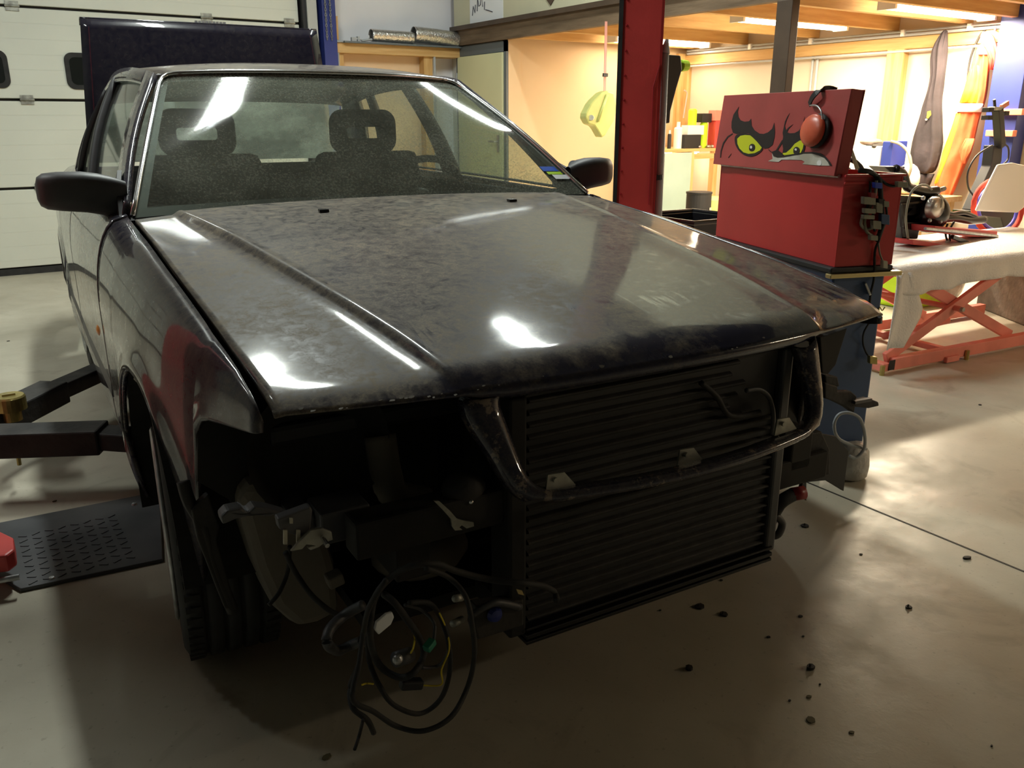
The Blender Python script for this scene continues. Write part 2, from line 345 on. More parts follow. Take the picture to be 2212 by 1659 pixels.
# sectional garage door
gd = thing('door_1', None, None, (0, D, 0)); gd['kind'] = 'structure'
zs = [0.05, .680, 1.351, 2.026, 2.70, 3.37]
for i in range(5):
    z0, z1 = zs[i], zs[i+1]
    build('door_panel', MB().box((-4.3, 0, z0+.010), (1.83, .05, z1-.010)), 'garage', gd, bevel=.006)
    for hx in (-3.0, -1.75, -.42, 1.02, 1.74):
        hz = z1
        h = MB().box((hx-.045, -.008, hz-.035), (hx+.045, 0, hz+.035)); h.tube([(hx-.05, -.012, hz), (hx+.05, -.012, hz)], .008)
        build('hinge', h, 'galv', gd)
build('backing', MB().box((-4.3, .03, .05), (1.83, .045, 3.37)), 'debris', gd)
build('bottom_seal', MB().box((-4.3, -.01, 0), (1.83, .045, .05)), 'rubber', gd)
def rrect(cx, cz, w_, h_, r, n=6):
    out = []
    for (sx, sz, a) in ((1, 1, 0), (-1, 1, 90), (-1, -1, 180), (1, -1, 270)):
        for k in range(n+1):
            t = math.radians(a+90*k/n); out.append((cx+sx*(w_/2-r)+r*math.cos(t), cz+sz*(h_/2-r)+r*math.sin(t)))
    return out
for k, wx in enumerate((-1.83, -.83, .20, 1.23)):
    fr = build('window_frame', MB().prism([(x, -.012, z) for x, z in rrect(wx, 1.572, .64, .275, .06)], (0, .02, 0)), 'rubber', gd, bevel=.003)
    build('pane', MB().prism([(x, -.015, z) for x, z in rrect(wx, 1.572, .57, .205, .04)], (0, .004, 0)), 'door_glass', fr)
struct('wall_above_door', MB().box((-4.6, D, 3.37), (1.9, D+.12, H)), 'hall_wall')['kind'] = 'structure'
trim(MB().box((1.85, D-.06, 0), (1.885, D+.1, H)), 'black'); trim(MB().box((1.885, D-.08, 0), (1.975, D+.1, H)), 'jamb')
# blue steel column with lifting chains
t = thing('steel_column', 'blue steel column right of the white garage door, two chains hanging down it', 'column', (2.07, D-.05, 0))
cmb = MB().box((-.06, -.07, 0), (.065, -.055, H)); cmb.box((-.005, -.055, 0), (.005, .09, H)); cmb.box((-.06, .09, 0), (.065, .1, H)); build('column_body', cmb, 'blue_steel', t)
for i, dx in enumerate((-.035, .01)):
    c = MB()
    for k in range(60):
        z = 1.9+k*.022; a = k % 2
        c.tube([(dx+(.008 if a else 0)*math.cos(q)+0, -.085+(0 if a else .008)*math.cos(q), z+.014*math.sin(q)) for q in [2*PI*j/8 for j in range(8)]], .0028, 5, True)
    build('chain', c, 'galv', t)
# framing on the white back wall
zb1 = 1.875; zb0 = 1.79
trim(MB().box((2.08, D-.09, zb0), (BX, D+.12, zb1)), 'wood'); trim(MB().box((2.2, D-.14, zb1), (BX, D+.12, zb1+.015)), 'frame_grey')
trim(MB().box((2.08, D-.06, 0), (2.215, D+.12, zb0)), 'wood_z'); trim(MB().box((3.05, D-.06, 0), (3.145, D+.12, zb0)), 'wood_z')
trim(MB().box((2.12, D-.08, zb1), (2.17, D+.0, 2.10)), 'wood_z')
trim(MB().box((2.215, D+.04, 0), (3.05, D+.12, zb0)), 'ply')
trim(MB().tube([(2.155, D-.075, 0), (2.155, D-.075, 1.9)], .011), 'grey_plastic'); trim(MB().tube([(3.16, D-.075, 0), (3.16, D-.075, 1.82)], .012), 'grey_plastic')
trim(MB().tube([(2.07, D-.1, 1.885), (2.40, D-.1, 1.885)], .009), 'grey_plastic')
def duct(a, b, r, name, label, bendz=0):
    t0 = MB(); n = 26; pts = []; rs = []
    a = Vector(a); b = Vector(b)
    for k in range(n+1):
        u = k/n; p = a.lerp(b, u); p.z += bendz*u*u; pts.append(p); rs.append(r*(1+.02*(k % 2)))
    m = MB().tube(pts, rs, 20); m.f = [f for f in m.f if len(f) == 4]
    solo(name, m, 'foil', label, 'duct', smooth=True, solid=.004, fix=False)
duct((2.49, D-.08, 1.955), (2.93, D-.08, 1.95), .055, 'foil_duct', 'short silver foil duct pipe on the ledge, the left one of two')
duct((2.94, D-.07, 1.985), (3.42, D-.09, 1.972), .072, 'foil_duct', 'larger silver foil duct pipe sagging at the right end of the ledge', -.02)
solo('clip_bundle', MB().box((2.28, D-.12, 1.89), (2.33, D-.09, 1.925)).box((2.34, D-.12, 1.89), (2.36, D-.08, 1.935)).obox((2.3, D-.11, 1.92), (2.42, D-.1, 1.9), .02, .012).tube([(2.38, D-.11, 1.9), (2.49, D-.1, 1.915)], .012), 'grey_plastic', 'small grey metal bracket scraps on the ledge beside the blue column', 'scrap', bevel=.002)
# partition with the pale green door
struct('partition', MB().box((BX, WY, 0), (BX+.08, D+.12, MZ)), 'hall_wall')['kind'] = 'structure'
d2 = thing('door_2', None, None, (BX, 6.3, 0)); d2['kind'] = 'structure'
fm = MB().box((-.03, -.46, 0), (.0, -.415, 1.89)).box((-.03, .42, 0), (.0, .46, 1.89)).box((-.03, -.46, 1.80), (.0, .46, 1.89)); build('door_frame', fm, 'frame_grey', d2)
build('door_leaf', MB().box((-.045, -.41, .01), (-.005, .415, 1.795)), 'door_green', d2, bevel=.004)
hd = MB().box((-.055, -.36, .9), (-.045, -.325, 1.06)).tube([(-.05, -.34, 1.0), (-.09, -.34, 1.0), (-.09, -.24, 1.0)], .009); build('door_handle', hd, 'steel', d2)
for hz in (1.6, .3): build('hinge', MB().tube([(-.05, .42, hz-.05), (-.05, .42, hz+.05)], .012), 'steel', d2)
# beige wall, joists and deck of the mezzanine
struct('wall_beige', MB().box((BX, WY, 0), (RX, WY+.1, MZ+.15)), 'beige_wall')['kind'] = 'structure'
trim(MB().box((BX-.01, WY-.015, 0), (BX+.13, WY, MZ+.03)), 'beige_wall')
trim(MB().box((BX-.06, -3.5, MZ), (BX, D, MZ+.135)), 'old_wood'); trim(MB().box((BX-.09, -3.5, MZ+.135), (BX+.02, D, MZ+.175)), 'brown_steel')
struct('ceiling_deck', MB().box((BX, -3.5, MZ+.16), (RX, D, MZ+.18)), 'ply')['kind'] = 'structure'
JY = [-2.6, -1.9, -1.2, -.6, .15, .75, 1.45, 1.95, 2.38, 2.80, 3.42, 4.2, 5.03, 5.68]
for y in JY: trim(MB().box((BX, y-.025, MZ-.0), (RX, y+.025, MZ+.16)), 'wood', bevel=.003)
struct('wall_parapet', MB().box((BX-.035, -3.5, MZ+.175), (BX-.01, D, 3.2)), 'parapet')['kind'] = 'structure'
# drawn poster and pennant on the parapet
X = BX-.037
p0, p1 = A(1016, 50, x=X), A(1087, 35, x=X)
po = thing('poster', 'white paper sheet with scribbled ink lines on the beige parapet', 'poster', (X, 0, 0))
zl = MZ+.182; y0, y1 = p0.y, p1.y
build('sheet', MB().box((-.004, y1, zl), (0, y0, zl+.42)), 'paper', po)
sk = MB()
yy = y0-.05; 
for pts in ([(0, .07), (-.02, .15), (-.05, .09), (-.06, .16)], [(-.09, .10), (-.10, .22), (-.12, .14), (-.15, .15), (-.17, .24), (-.19, .13)], [(-.22, .10), (-.225, .17)], [(-.30, .25), (-.33, .2), (-.38, .24), (-.42, .19)], [(-.24, .10), (-.36, .07)]):
    build('ink_stroke', MB().tube([(-.006, yy+a, zl+b) for a, b in pts], .004, 5), 'ink', po)
q0 = A(1190, 12, x=X)
solo('pennant', MB().prism([(X-.006, q0.y+.07, q0.z+.06), (X-.006, q0.y-.07, q0.z+.06), (X-.006, q0.y, q0.z)], (.005, 0, 0)), 'brown_steel', 'small brown pointed pennant on the parapet right of the white poster', 'pennant')
# brown post under the beam
b0 = A(1711, 0, x=BX)
t = thing('steel_post', 'dark brown steel post standing behind the open red toolbox lid', 'post', (BX-.03, b0.y, 0))
build('post_shaft', MB().box((-.035, -.06, 0), (.035, .06, MZ)), 'brown_steel', t, bevel=.004)
build('base_plate', MB().box((-.09, -.11, 0), (.09, .11, .012)), 'brown_steel', t)
# right wall framing
ZB = A(2052, 68, x=RX).z
trim(MB().box((RX-.06, -3.5, ZB-.11), (RX, WY, ZB-.02)), 'wood_y')
for px_ in (1936,):
    y = A(px_, 200, x=RX).y; trim(MB().box((RX-.075, y-.07, 0), (RX, y+.08, ZB-.11)), 'wood_z')
trim(MB().box((RX-.06, WY-.10, 0), (RX, WY, ZB-.1)), 'wood_z'); trim(MB().box((RX-.14, WY-.05, 0), (RX-.02, WY, ZB)), 'wood_z')
for dz, r in ((-.005, .012), (.022, .01), (-.128, .01)): trim(MB().tube([(RX-.075, -3, ZB+dz), (RX-.075, WY-.1, ZB+dz)], r), 'grey_plastic')
cy = A(1767, 150, x=RX).y; trim(MB().tube([(RX-.02, cy, 0), (RX-.02, cy, ZB-.1)], .014).tube([(RX-.02, cy+.05, .3), (RX-.02, cy+.05, ZB-.1)], .012), 'grey_plastic')
for yy_ in (4.9, 4.2, 3.3, 2.75, 2.3): trim(MB().box((RX-.10, yy_-.015, ZB-.015), (RX-.06, yy_+.015, ZB+.035)), 'white_plastic')
# tube lamps
def tube_lamp(name, p, L_, axis, glow, label, grp=None):
    t = thing(name, label, 'lamp', p, 0 if axis == 'x' else PI/2, grp)
    build('lamp_body', MB().box((-L_/2, -.035, .0), (L_/2, .035, .045)), 'white_plastic', t, bevel=.004)
    build('lamp_tube', MB().tube([(-L_/2+.04, 0, -.022), (L_/2-.04, 0, -.022)], .014, 10), glow, t, smooth=True)
    build('end_cap', MB().box((-L_/2, -.018, -.04), (-L_/2+.03, .018, 0)), 'white_plastic', t); build('end_cap', MB().box((L_/2-.03, -.018, -.04), (L_/2, .018, 0)), 'white_plastic', t)
hl = ['cool white tube lamp on the hall ceiling above the car windscreen', 'cool white tube lamp on the hall ceiling beside the mezzanine', 'added cool white tube lamp, out of view left of the car, lighting the floor there']
for p, l in zip(HALL, hl): tube_lamp('tube_lamp', p, 1.5, 'y', 'lampcool', l)
ul = ['warm glowing tube lamp between the joists behind the brown post', 'warm glowing tube lamp between the joists nearest the beige wall', 'warm glowing tube lamp between the joists above the hanging jackets', 'warm tube lamp between the joists at the near end of the mezzanine']
for p, l in zip(UNDER, ul):
    t = thing('tube_lamp', l, 'lamp', p)
    build('lamp_body', MB().box((-.62, -.07, .03), (.62, .07, .125)), 'white_plastic', t, bevel=.004)
    build('lamp_diffuser', MB().box((-.60, -.06, -.035), (.60, .06, .03)), 'lampglow', t, bevel=.02)
    for sx in (-1, 1): build('end_cap', MB().box((sx*.61-.012, -.066, -.04), (sx*.61+.012, .066, .03)), 'white_plastic', t)
# ------------------------------------------------------------------ the car (all its parts in the car's own frame)
car = thing('car', 'dusty dark navy saloon car with bumper, headlights and grille taken off, boot lid raised', 'car', (0, 0, 0), -CAR_TH)
def cpart(name, mb, m, parent=None, label=None, **k):
    o = build(name, mb, m, parent or car, **k)
    if label: o['label'] = label
    return o
ZE = [(-.02, .735), (0, .742), (.01, .757), (.05, .774), (.115, .791), (.2, .813), (.33, .835), (.46, .852), (.69, .881), (.95, .914), (1.25, .944), (1.36, .949), (1.5, .951)]
ZH = [(-.02, .756), (0, .762), (.01, .770), (.03, .779), (.05, .785), (.08, .791), (.115, .797)]+ZE[5:]
def xe(y): return interp([(.1, .735), (.35, .745), (.8, .755), (1.36, .763)], y)
def y0(x): return .104*min(1, abs(x)/.735)**2.2
def xc(y): return .425+.20*max(0, y)/1.3
def sst(a, b, x):
    t = max(0, min(1, (x-a)/(b-a))); return t*t*(3-2*t)
def ZS(t, T=None):                                      # softened profile
    T = T or ZH; return (interp(T, t-.010)+interp(T, t)*2+interp(T, t+.010))/4
def hood_z(x, y):
    t = y-y0(x); w_ = xe(y)
    cr = (1-(x/w_)**2)*.014*(1-.3*sst(.9, 1.4, y))
    d = abs(x)-xc(y)
    ridge = .011*(1-sst(-.004, .018, d))*sst(-.03, .05, t)*(1-.3*sst(1.0, 1.45, y)) + .003*math.exp(-((d+.010)/.010)**2)*sst(0, .2, t)
    return ZS(t)+cr+ridge-.004
def hood_rear(x): return 1.455-.095*(abs(x)/.763)**2.4
rows = []
VT = [0, .006, .014, .025, .04, .06, .085, .115, .15, .2, .26, .33, .41, .5, .6, .7, .8, .9, .96, 1]
for v in VT:
    row = []
    ymid = lerp(.02, 1.4, v); c_ = xc(ymid)/xe(ymid)
    us = [1, .985, .95, .9, .85, .8, .75]; us = [max(u, 0) for u in us]
    outer = [lerp(c_+.03, 1, (u-.75)/.25) for u in us]
    near = [c_+.022, c_+.015, c_+.008, c_, c_-.008, c_-.018, c_-.035]
    inn = [(c_-.035)*k/9 for k in range(8, -1, -1)]
    half = outer+near+inn
    for u in [-q for q in half]+half[::-1][1:]:
        x = u*.748; yf = y0(x)-.008; yr = hood_rear(x); y = lerp(yf, yr, v); x = u*(xe(y)-.009)
        row.append((x, y, hood_z(x, y)))
    rows.append(row)
lip = []                                               # front lip folded down and back
cd_ = lambda p: .004+.012*(1-sst(.36, .46, abs(p[0])))
lip.append([(p[0], p[1]+.010, p[2]-cd_(p)*1.5) for p in rows[0]]); lip.append([(p[0], p[1]-.001, p[2]-cd_(p)) for p in rows[0]])
rows = lip+rows
hood = cpart('hood', MB().grid(rows), 'hood_paint', smooth=True, solid=.012, label='dusty navy bonnet with wiped finger marks along its front edge')
# grille surround
def ring_pt(a):                                         # rounded trapezoid, parameter 0..1
    return a
inn = []
cor = [(-.366, .752, .018, -.004), (.362, .750, .03, -.004), (.368, .588, .045, -.042), (-.338, .592, .035, -.040)]
n_c = 6
def gy(x, z): return lerp(-.042, .024, (z-.59)/.15)-.030*(1-(x/.36)**2)*sst(.78, .58, z)*.9-.012*(1-(x/.36)**2)
for i, (cx, cz, r, cyy) in enumerate(cor):
    px_, pz_ = cor[i-1][0], cor[i-1][1]; nx_, nz_ = cor[(i+1) % 4][0], cor[(i+1) % 4][1]
    a = Vector((px_-cx, pz_-cz)).normalized(); b = Vector((nx_-cx, nz_-cz)).normalized()
    P0_, P2_ = Vector((cx, cz))+a*r*1.3, Vector((cx, cz))+b*r*1.3
    for k in range(n_c+1):
        t = k/n_c; q = P0_*(1-t)**2+Vector((cx, cz))*2*t*(1-t)+P2_*t*t; inn.append(q)
    m_ = 12
    nr = cor[(i+1) % 4][2]; P3_ = Vector((nx_, nz_))-b*nr*1.3
    for k in range(1, m_): inn.append(P2_.lerp(P3_, k/m_))
n_i = len(inn); prof = [(0, .022), (0, .002), (.005, -.006), (.016, -.010), (.028, -.006), (.036, .006), (.038, .03)]
rr = []
order = [i for i in range(n_i)]
kt = [i for i in order if inn[i].y > .735 and abs(inn[i].x) < .345]      # the nose of the bonnet closes the top
st_i = max(kt)+1
for q in range(n_i-len(kt)):
    i = (st_i+q) % n_i
    a, b = inn[i-1], inn[(i+1) % n_i]; d = (b-a).normalized(); nrm = Vector((d.y, -d.x))
    if nrm.dot(inn[i]-Vector((0, .665))) < 0: nrm = -nrm
    wsc = 1.0
    if inn[i].y < .60: wsc = .62
    elif abs(inn[i].x) > .3: wsc = lerp(1.0, 1.75, sst(.6, .75, inn[i].y))
    if inn[i].y > .735: nrm = Vector((math.copysign(1, inn[i].x), 0))
    rr.append([(inn[i].x+nrm.x*d_*wsc, gy(inn[i].x, inn[i].y)+dy, inn[i].y+nrm.y*d_*wsc-(.008 if inn[i].y < .6 else 0)*(1-(inn[i].x/.35)**2)) for d_, dy in prof])
gf = cpart('grille_surround', MB().grid(rr), 'edge_paint', hood, smooth=True, solid=.004, label='empty chipped grille frame, no grille in it')
for (px_, py_) in ((1215, 1040), (1497, 985), (1705, 918)):
    q = K(px_, py_, y=-.055)
    tb = MB().prism([(q.x-.028, q.y+.01, q.z-.022), (q.x+.035, q.y+.01, q.z-.018), (q.x+.012, q.y+.012, q.z+.010), (q.x-.022, q.y+.012, q.z+.012)], (0, .004, 0))
    tb.tube([(q.x-.010, q.y+.004, q.z+.002), (q.x-.010, q.y+.0095, q.z+.002)], .005, 10)
    cpart('grille_tab', tb, 'galv', hood)
random.seed(11)
for k in range(26):
    x = random.uniform(-.70, -.36) if k < 18 else random.uniform(-.30, .34)
    y = y0(x)-.008+random.uniform(.0, .012); z = hood_z(x, y)+.0008; w_ = random.uniform(.0015, .006)
    pts = [(x+w_*math.cos(t)*random.uniform(.5, 1.2), y+.5*w_*math.sin(t)*random.uniform(.5, 1.2), 0) for t in [2*PI*j/6 for j in range(6)]]
    pts = [(a, b, hood_z(a, b)+.0006) for a, b, _ in pts]
    cpart('paint_chip', MB().prism(pts, (0, 0, .0006)), 'liner', hood)
# ---- body sides
def hw(y): return interp([(.1, .746), (.2, .772), (.35, .806), (.55, .836), (.75, .850), (1.1, .860), (2, .868), (3, .866), (3.8, .85), (4.3, .80), (4.5, .74)], y)
def top(y):
    if y < 1.42: return (xe(y)+.006, (min(hood_z(.73, max(y, y0(.735)+.004)), ZS(y-.104, ZE)+(0 if y < .2 else .003)+.02*sst(.2, .3, y))-.001) if y < 1.36 else .945)
    return (interp([(1.42, .768), (2.4, .772), (3.3, .755), (3.9, .725), (4.5, .66)], y), interp([(1.42, .945), (2.4, .958), (3.6, .968), (4.1, .965), (4.5, .935)], y))
WF, WR, WZ, WRAD = .745, 3.43, .315, .365
def body_bot(y):
    z = .215
    if y < .36: return interp([(.1, .731), (.14, .722), (.22, .712), (.30, .700), (.34, .685), (.36, .64)], y)
    for wy in (WF, WR):
        d = abs(y-wy)
        if d < WRAD: z = max(z, WZ+math.sqrt(max(0, WRAD**2-d*d)))
    return z
def side_x(y, z):
    xt, zt = top(y); w_ = hw(y); D_ = .24; d = zt-z
    if d <= 0: return xt
    if d < D_: x = xt+(w_-xt)*math.sqrt(max(0, 1-(1-d/D_)**2))**.85
    else: x = w_
    if z < .42: x -= .035*((.42-z)/.2)**1.5
    for wy in (WF, WR):
        q = math.hypot(y-wy, z-WZ)
        if y > .36: x += .012*math.exp(-((q-WRAD)/.035)**2)*(1 if d > .06 else 0)
    return x
def side_panel(name, y_a, y_b, m, s, n=16, ns=22, gap=.003, **k):
    ys = []; 
    n = max(2, int((y_b-y_a)/.03))
    for i in range(n+1): ys.append(lerp(y_a+gap, y_b-gap, i/n))
    extra = [wy+sg*WRAD for wy in (WF, WR) for sg in (-1, 1)]
    rws = []
    for y in ys:
        zt = top(y)[1]; zb = body_bot(y); r = []
        for j in range(ns+1):
            t = (j/ns)**1.35; z = lerp(zt, zb, t); r.append((s*side_x(y, z), y, z))
        rws.append(r)
    return cpart(name, MB().grid(rws), m, smooth=True, solid=.01, offset=(-1 if s > 0 else 1), **k)
for s in (-1, 1):
    side_panel('front_fender', .104, 1.36, 'fender_paint', s, label='dusty scraped front wing with a chipped edge')
    for nm, ya, yb in (('front_door', 1.36, 2.38), ('rear_door', 2.38, 3.12)):
        dr = side_panel(nm, ya, yb, 'paint', s)
        hz = .80; yh = yb-.14
        cpart('door_handle', MB().obox((s*(side_x(yh, hz)+.002), yh-.1, hz), (s*(side_x(yh, hz)+.002), yh+.06, hz), .012, .020), 'black', dr, bevel=.004)
        st_ = MB().grid([[(s*(side_x(y, z)+o_), y, z) for z, o_ in ((.50, .0), (.495, .010), (.45, .012), (.435, .0))] for y in [lerp(ya+.01, yb-.01, i/10) for i in range(11)]])
        cpart('side_moulding', st_, 'plastic_grey', dr, smooth=False)
    side_panel('rear_quarter', 3.12, 4.5, 'paint', s)
    # thin rolled lip round the front arch
    lp = [(s*(side_x(WF+WRAD*math.cos(a), WZ+WRAD*math.sin(a))-.001), WF+WRAD*math.cos(a), WZ+WRAD*math.sin(a)) for a in [math.radians(d) for d in range(-12, 180, 8)]]
    cpart('arch_lip', MB().tube(lp, .006, 6), 'edge_paint', smooth=True)
    # arch liner
    ln = MB().grid([[(s*x, WF+(WRAD+.004)*math.cos(a), WZ+(WRAD+.004)*math.sin(a)) for x in (.55, .70, .859)] for a in [math.radians(d) for d in range(-16, 182, 8)]])
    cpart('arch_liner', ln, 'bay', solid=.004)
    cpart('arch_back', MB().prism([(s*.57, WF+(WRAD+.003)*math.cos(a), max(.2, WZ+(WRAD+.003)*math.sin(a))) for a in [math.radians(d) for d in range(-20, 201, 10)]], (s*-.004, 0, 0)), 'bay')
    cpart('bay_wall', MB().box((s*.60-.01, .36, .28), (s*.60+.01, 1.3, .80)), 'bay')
    for wy in (WF, WR):
        pass
# scraped filler chips on the near wing
ch = [((740, 458), (752, 448), (770, 500), (760, 540), (738, 512)), ((680, 735), (697, 732), (702, 760), (710, 780), (690, 775)), ((668, 645), (678, 655), (686, 690), (676, 685))]
for c in ch:
    pts = [K(x/2.37, 600+y/2.37, x=-.842) for x, y in c]
    pts = [(-(side_x(p.y, p.z)+.0035), p.y, p.z) for p in pts]
    cpart('paint_chip', MB().prism(pts, (-.001, 0, 0)), 'wornwhite', label='pale flake of lifted paint')
# rocker and rear end
cpart('underbody', MB().box((-.78, 1.2, .20), (.78, 2.98, .32)).box((-.5, 2.98, .25), (.5, 4.3, .4)), 'bay', bevel=.02)
cpart('rear_panel', MB().grid([[(x, 4.47, z) for x in [-.70+.14*i for i in range(11)]] for z in (.25, .5, .75, .92)]), 'paint', solid=.01)
# ---- greenhouse
BL = [(1.40, .765, .948), (1.9, .770, .957), (2.4, .768, .963), (3.0, .757, .968), (3.5, .742, .970), (3.86, .722, .972)]
RL = [(2.015, .556, 1.345), (2.25, .585, 1.372), (2.6, .596, 1.382), (2.95, .592, 1.370), (3.2, .582, 1.338), (3.42, .570, 1.285)]
def curve(tab, u):
    t = u*(len(tab)-1); i = min(int(t), len(tab)-2); f = t-i
    P = [Vector((p[1], p[0], p[2])) for p in tab]
    p0_, p1_, p2_, p3_ = P[max(i-1, 0)], P[i], P[i+1], P[min(i+2, len(tab)-1)]
    return .5*((2*p1_)+(p2_-p0_)*f+(2*p0_-5*p1_+4*p2_-p3_)*f*f+(3*p1_-p0_-3*p2_+p3_)*f**3)
def gh(u, t, off=0):
    b, r = curve(BL, u), curve(RL, u); p = b.lerp(r, t); p.x += .022*math.sin(PI*t)+off; return p
def ghpatch(u0, u1, t0, t1, s, off=0, nu=8, nt=8):
    return MB().grid([[(s*gh(lerp(u0, u1, i/nu), lerp(t0, t1, j/nt), off).x, gh(lerp(u0, u1, i/nu), lerp(t0, t1, j/nt)).y, gh(lerp(u0, u1, i/nu), lerp(t0, t1, j/nt)).z) for j in range(nt+1)] for i in range(nu+1)])
for s in (-1, 1):
    for nm, u0, u1 in (('front_side_glass', .085, .42), ('rear_side_glass', .455, .70), ('quarter_glass', .725, .83)):
        cpart(nm, ghpatch(u0, u1, .02, .90, s, -.006), 'glass', smooth=True)
    a = ghpatch(-.0, .085, 0, 1, s, .004, 3, 10); cpart('windscreen_pillar', a, 'paint', smooth=True, solid=.02, offset=0)
    for u0, u1 in ((.415, .46), (.695, .73)): cpart('door_pillar', ghpatch(u0, u1, 0, .93, s, .001, 2, 8), 'black', smooth=True, solid=.03, offset=0)
    cpart('rear_pillar', ghpatch(.825, 1, 0, 1, s, .002, 6, 8), 'paint', smooth=True, solid=.03, offset=0)
    cpart('roof_rail', ghpatch(.05, .9, .90, 1, s, .003, 16, 2), 'paint', smooth=True, solid=.02, offset=0)
    cpart('window_trim', MB().tube([(s*(gh(u, .905, .006).x), gh(u, .905).y, gh(u, .905).z) for u in [.06+.04*i for i in range(20)]], .005, 6), 'chrome', smooth=True)
    cpart('belt_trim', MB().tube([(s*(gh(u, .01, .008).x), gh(u, .01).y, gh(u, .01).z) for u in [.08+.04*i for i in range(20)]], .006, 6), 'black', smooth=True)
# roof
NR = 16
rrows = []
for i in range(NR+1):
    u = i/NR; e = curve(RL, u); row = []
    for j in range(17):
        a = -1+j/8; bowf = .085*(1-a*a)*(1-u)**3; bowr = .06*(1-a*a)*u**3
        row.append((a*e.x, e.y-bowf+bowr, e.z+.038*(1-abs(a)**2.6)*sst(-.35, .35, u)*(1-.35*u)))
    rrows.append(row)
cpart('roof', MB().grid(rrows), 'roof_paint', smooth=True, solid=.015)
# windscreen
TB = [(-.556+.556*i/8, 0, 0) for i in range(17)]
def ws(a, t):                                            # a -1..1, t 0 bottom ..1 top
    b = Vector((a*.757, 1.49-.105*abs(a)**2.2, .948-.004*abs(a)**2)); tp = Vector((a*.545, 1.975+.045*abs(a)**2.2-.045*(1-abs(a)**2.2), 1.352-.012*abs(a)**3))
    p = b.lerp(tp, t); p += Vector((0, -.62, .78))*.018*math.sin(PI*t); return p
cpart('windscreen', MB().grid([[ws(-1+i/12, j/16) for i in range(25)] for j in range(17)]), 'windshield', smooth=True, label='windscreen grey with dust and reflecting a ceiling tube')
bd = MB()
for (a0, a1, t0_, t1_) in ((-1, 1, 0, .055), (-1, 1, .955, 1), (-1, -.955, 0, 1), (.955, 1, 0, 1)):
    bd.grid([[ws(lerp(a0, a1, i/16), lerp(t0_, t1_, j/8))+Vector((0, .004, -.004)) for i in range(17)] for j in range(9)])
cpart('windscreen_border', bd, 'black', smooth=True)
path = [ws(-1.0, t/12) for t in range(12)]+[ws(-.99, .97), ws(-.965, .995), ws(-.93, 1.005)]+[ws(-.9+.1*i, 1.008) for i in range(19)]+[ws(.93, 1.005), ws(.965, .995), ws(.99, .97)]+[ws(1.0, 1-t/12) for t in range(1, 13)]
cpart('windscreen_trim', MB().tube([p+Vector((0, -.003, .005)) for p in path], .0075, 8), 'chrome', smooth=True, label='bright metal strip round the windscreen')
cpart('scuttle', MB().grid([[(a*.74, 1.40+.03*(1-a*a), .935), (a*.745, 1.475-.08*a*a, .925), (a*.745, 1.52-.08*a*a, .94)] for a in [-1+i/8 for i in range(17)]]), 'black')
def PC(p):
    r, u, f = basis(YAWC); d = Vector(p)-CC; z = d.dot(f); return 1106+F_PX*d.dot(r)/z, 829.5-F_PX*d.dot(u)/z
def find(fn, px, py, n=60):
    best = None
    for i in range(n+1):
        for j in range(n+1):
            a, t = -1+2*i/n, j/n; x, y = PC(fn(a, t)); e = (x-px)**2+(y-py)**2
            if best is None or e < best[0]: best = (e, a, t)
    return best[1], best[2]
a_, t_ = find(ws, 1192, 371, 100)
def wsquad(a0, a1, t0_, t1_): return MB().grid([[ws(lerp(a0, a1, i/3), lerp(t0_, t1_, j/3))+Vector((0, -.003, .003)) for i in range(4)] for j in range(4)])
cpart('sticker', wsquad(a_-.045, a_+.035, t_+.0, t_+.035), 'sticker_blue', label='small blue sticker at the corner of the windscreen')
cpart('sticker', wsquad(a_-.035, a_+.04, t_-.025, t_-.005), 'lime', label='small green strip sticker'); cpart('sticker', wsquad(a_-.02, a_+.05, t_-.06, t_-.028), 'paper', label='small white sticker')
# rear window and deck
rw = MB().grid([[(a*lerp(.565, .66, t), lerp(3.47-.02*a*a, 3.90, t)-.05*a*a*t, lerp(1.30-.012*a*a, .985, t)) for a in [-1+i/8 for i in range(17)]] for t in [j/8 for j in range(9)]])
cpart('rear_window', rw, 'rear_glass', smooth=True)
rt = MB().grid([[(a*.57, 3.40-.02*a*a+.07*t, lerp(1.335, 1.298, t)-.012*a*a) for a in [-1+i/8 for i in range(17)]] for t in (0, .5, 1)])
cpart('roof_rear_edge', rt, 'roof_paint', smooth=True, solid=.01)
cpart('parcel_shelf', MB().box((-.6, 3.35, .93), (.6, 3.88, .95)), 'seat')
cpart('boot_frame', MB().box((-.72, 3.87, .90), (.72, 3.93, .965)).box((-.72, 3.93, .90), (-.60, 4.47, .94)).box((.60, 3.93, .90), (.72, 4.47, .94)), 'paint', bevel=.01)
# raised boot lid: outer skin faces the windscreen
def lidp(a, t):
    z = lerp(.985, 1.69, t); x = a*lerp(.665, .612, t**1.2)
    return Vector((x, 3.895-.022*math.sin(PI*t)+.0*t+.02*a*a, z))
lid = cpart('boot_lid', MB().grid([[lidp(-1+i/12, j/16) for i in range(25)] for j in range(17)]), 'lid_paint', smooth=True, solid=.022, offset=1, label='raised boot lid, glossy dark navy')
cpart('lid_lip', MB().grid([[lidp(-1+i/12, 1)+Vector(o) for i in range(25)] for o in ((0, 0, 0), (0, .004, .008), (0, .05, .010), (0, .09, -.02))]), 'lid_paint', lid, smooth=True, solid=.006)
# lock catch glints along the upper edge
lg = MB()
for k in range(9): q = lidp(-.08+.03*k, 1); lg.box((q.x-.006, q.y+.01, q.z+.006), (q.x+.006, q.y+.03, q.z+.018))
cpart('emblem_backs', lg, 'steel', lid, label='row of small metal studs on the lid edge')
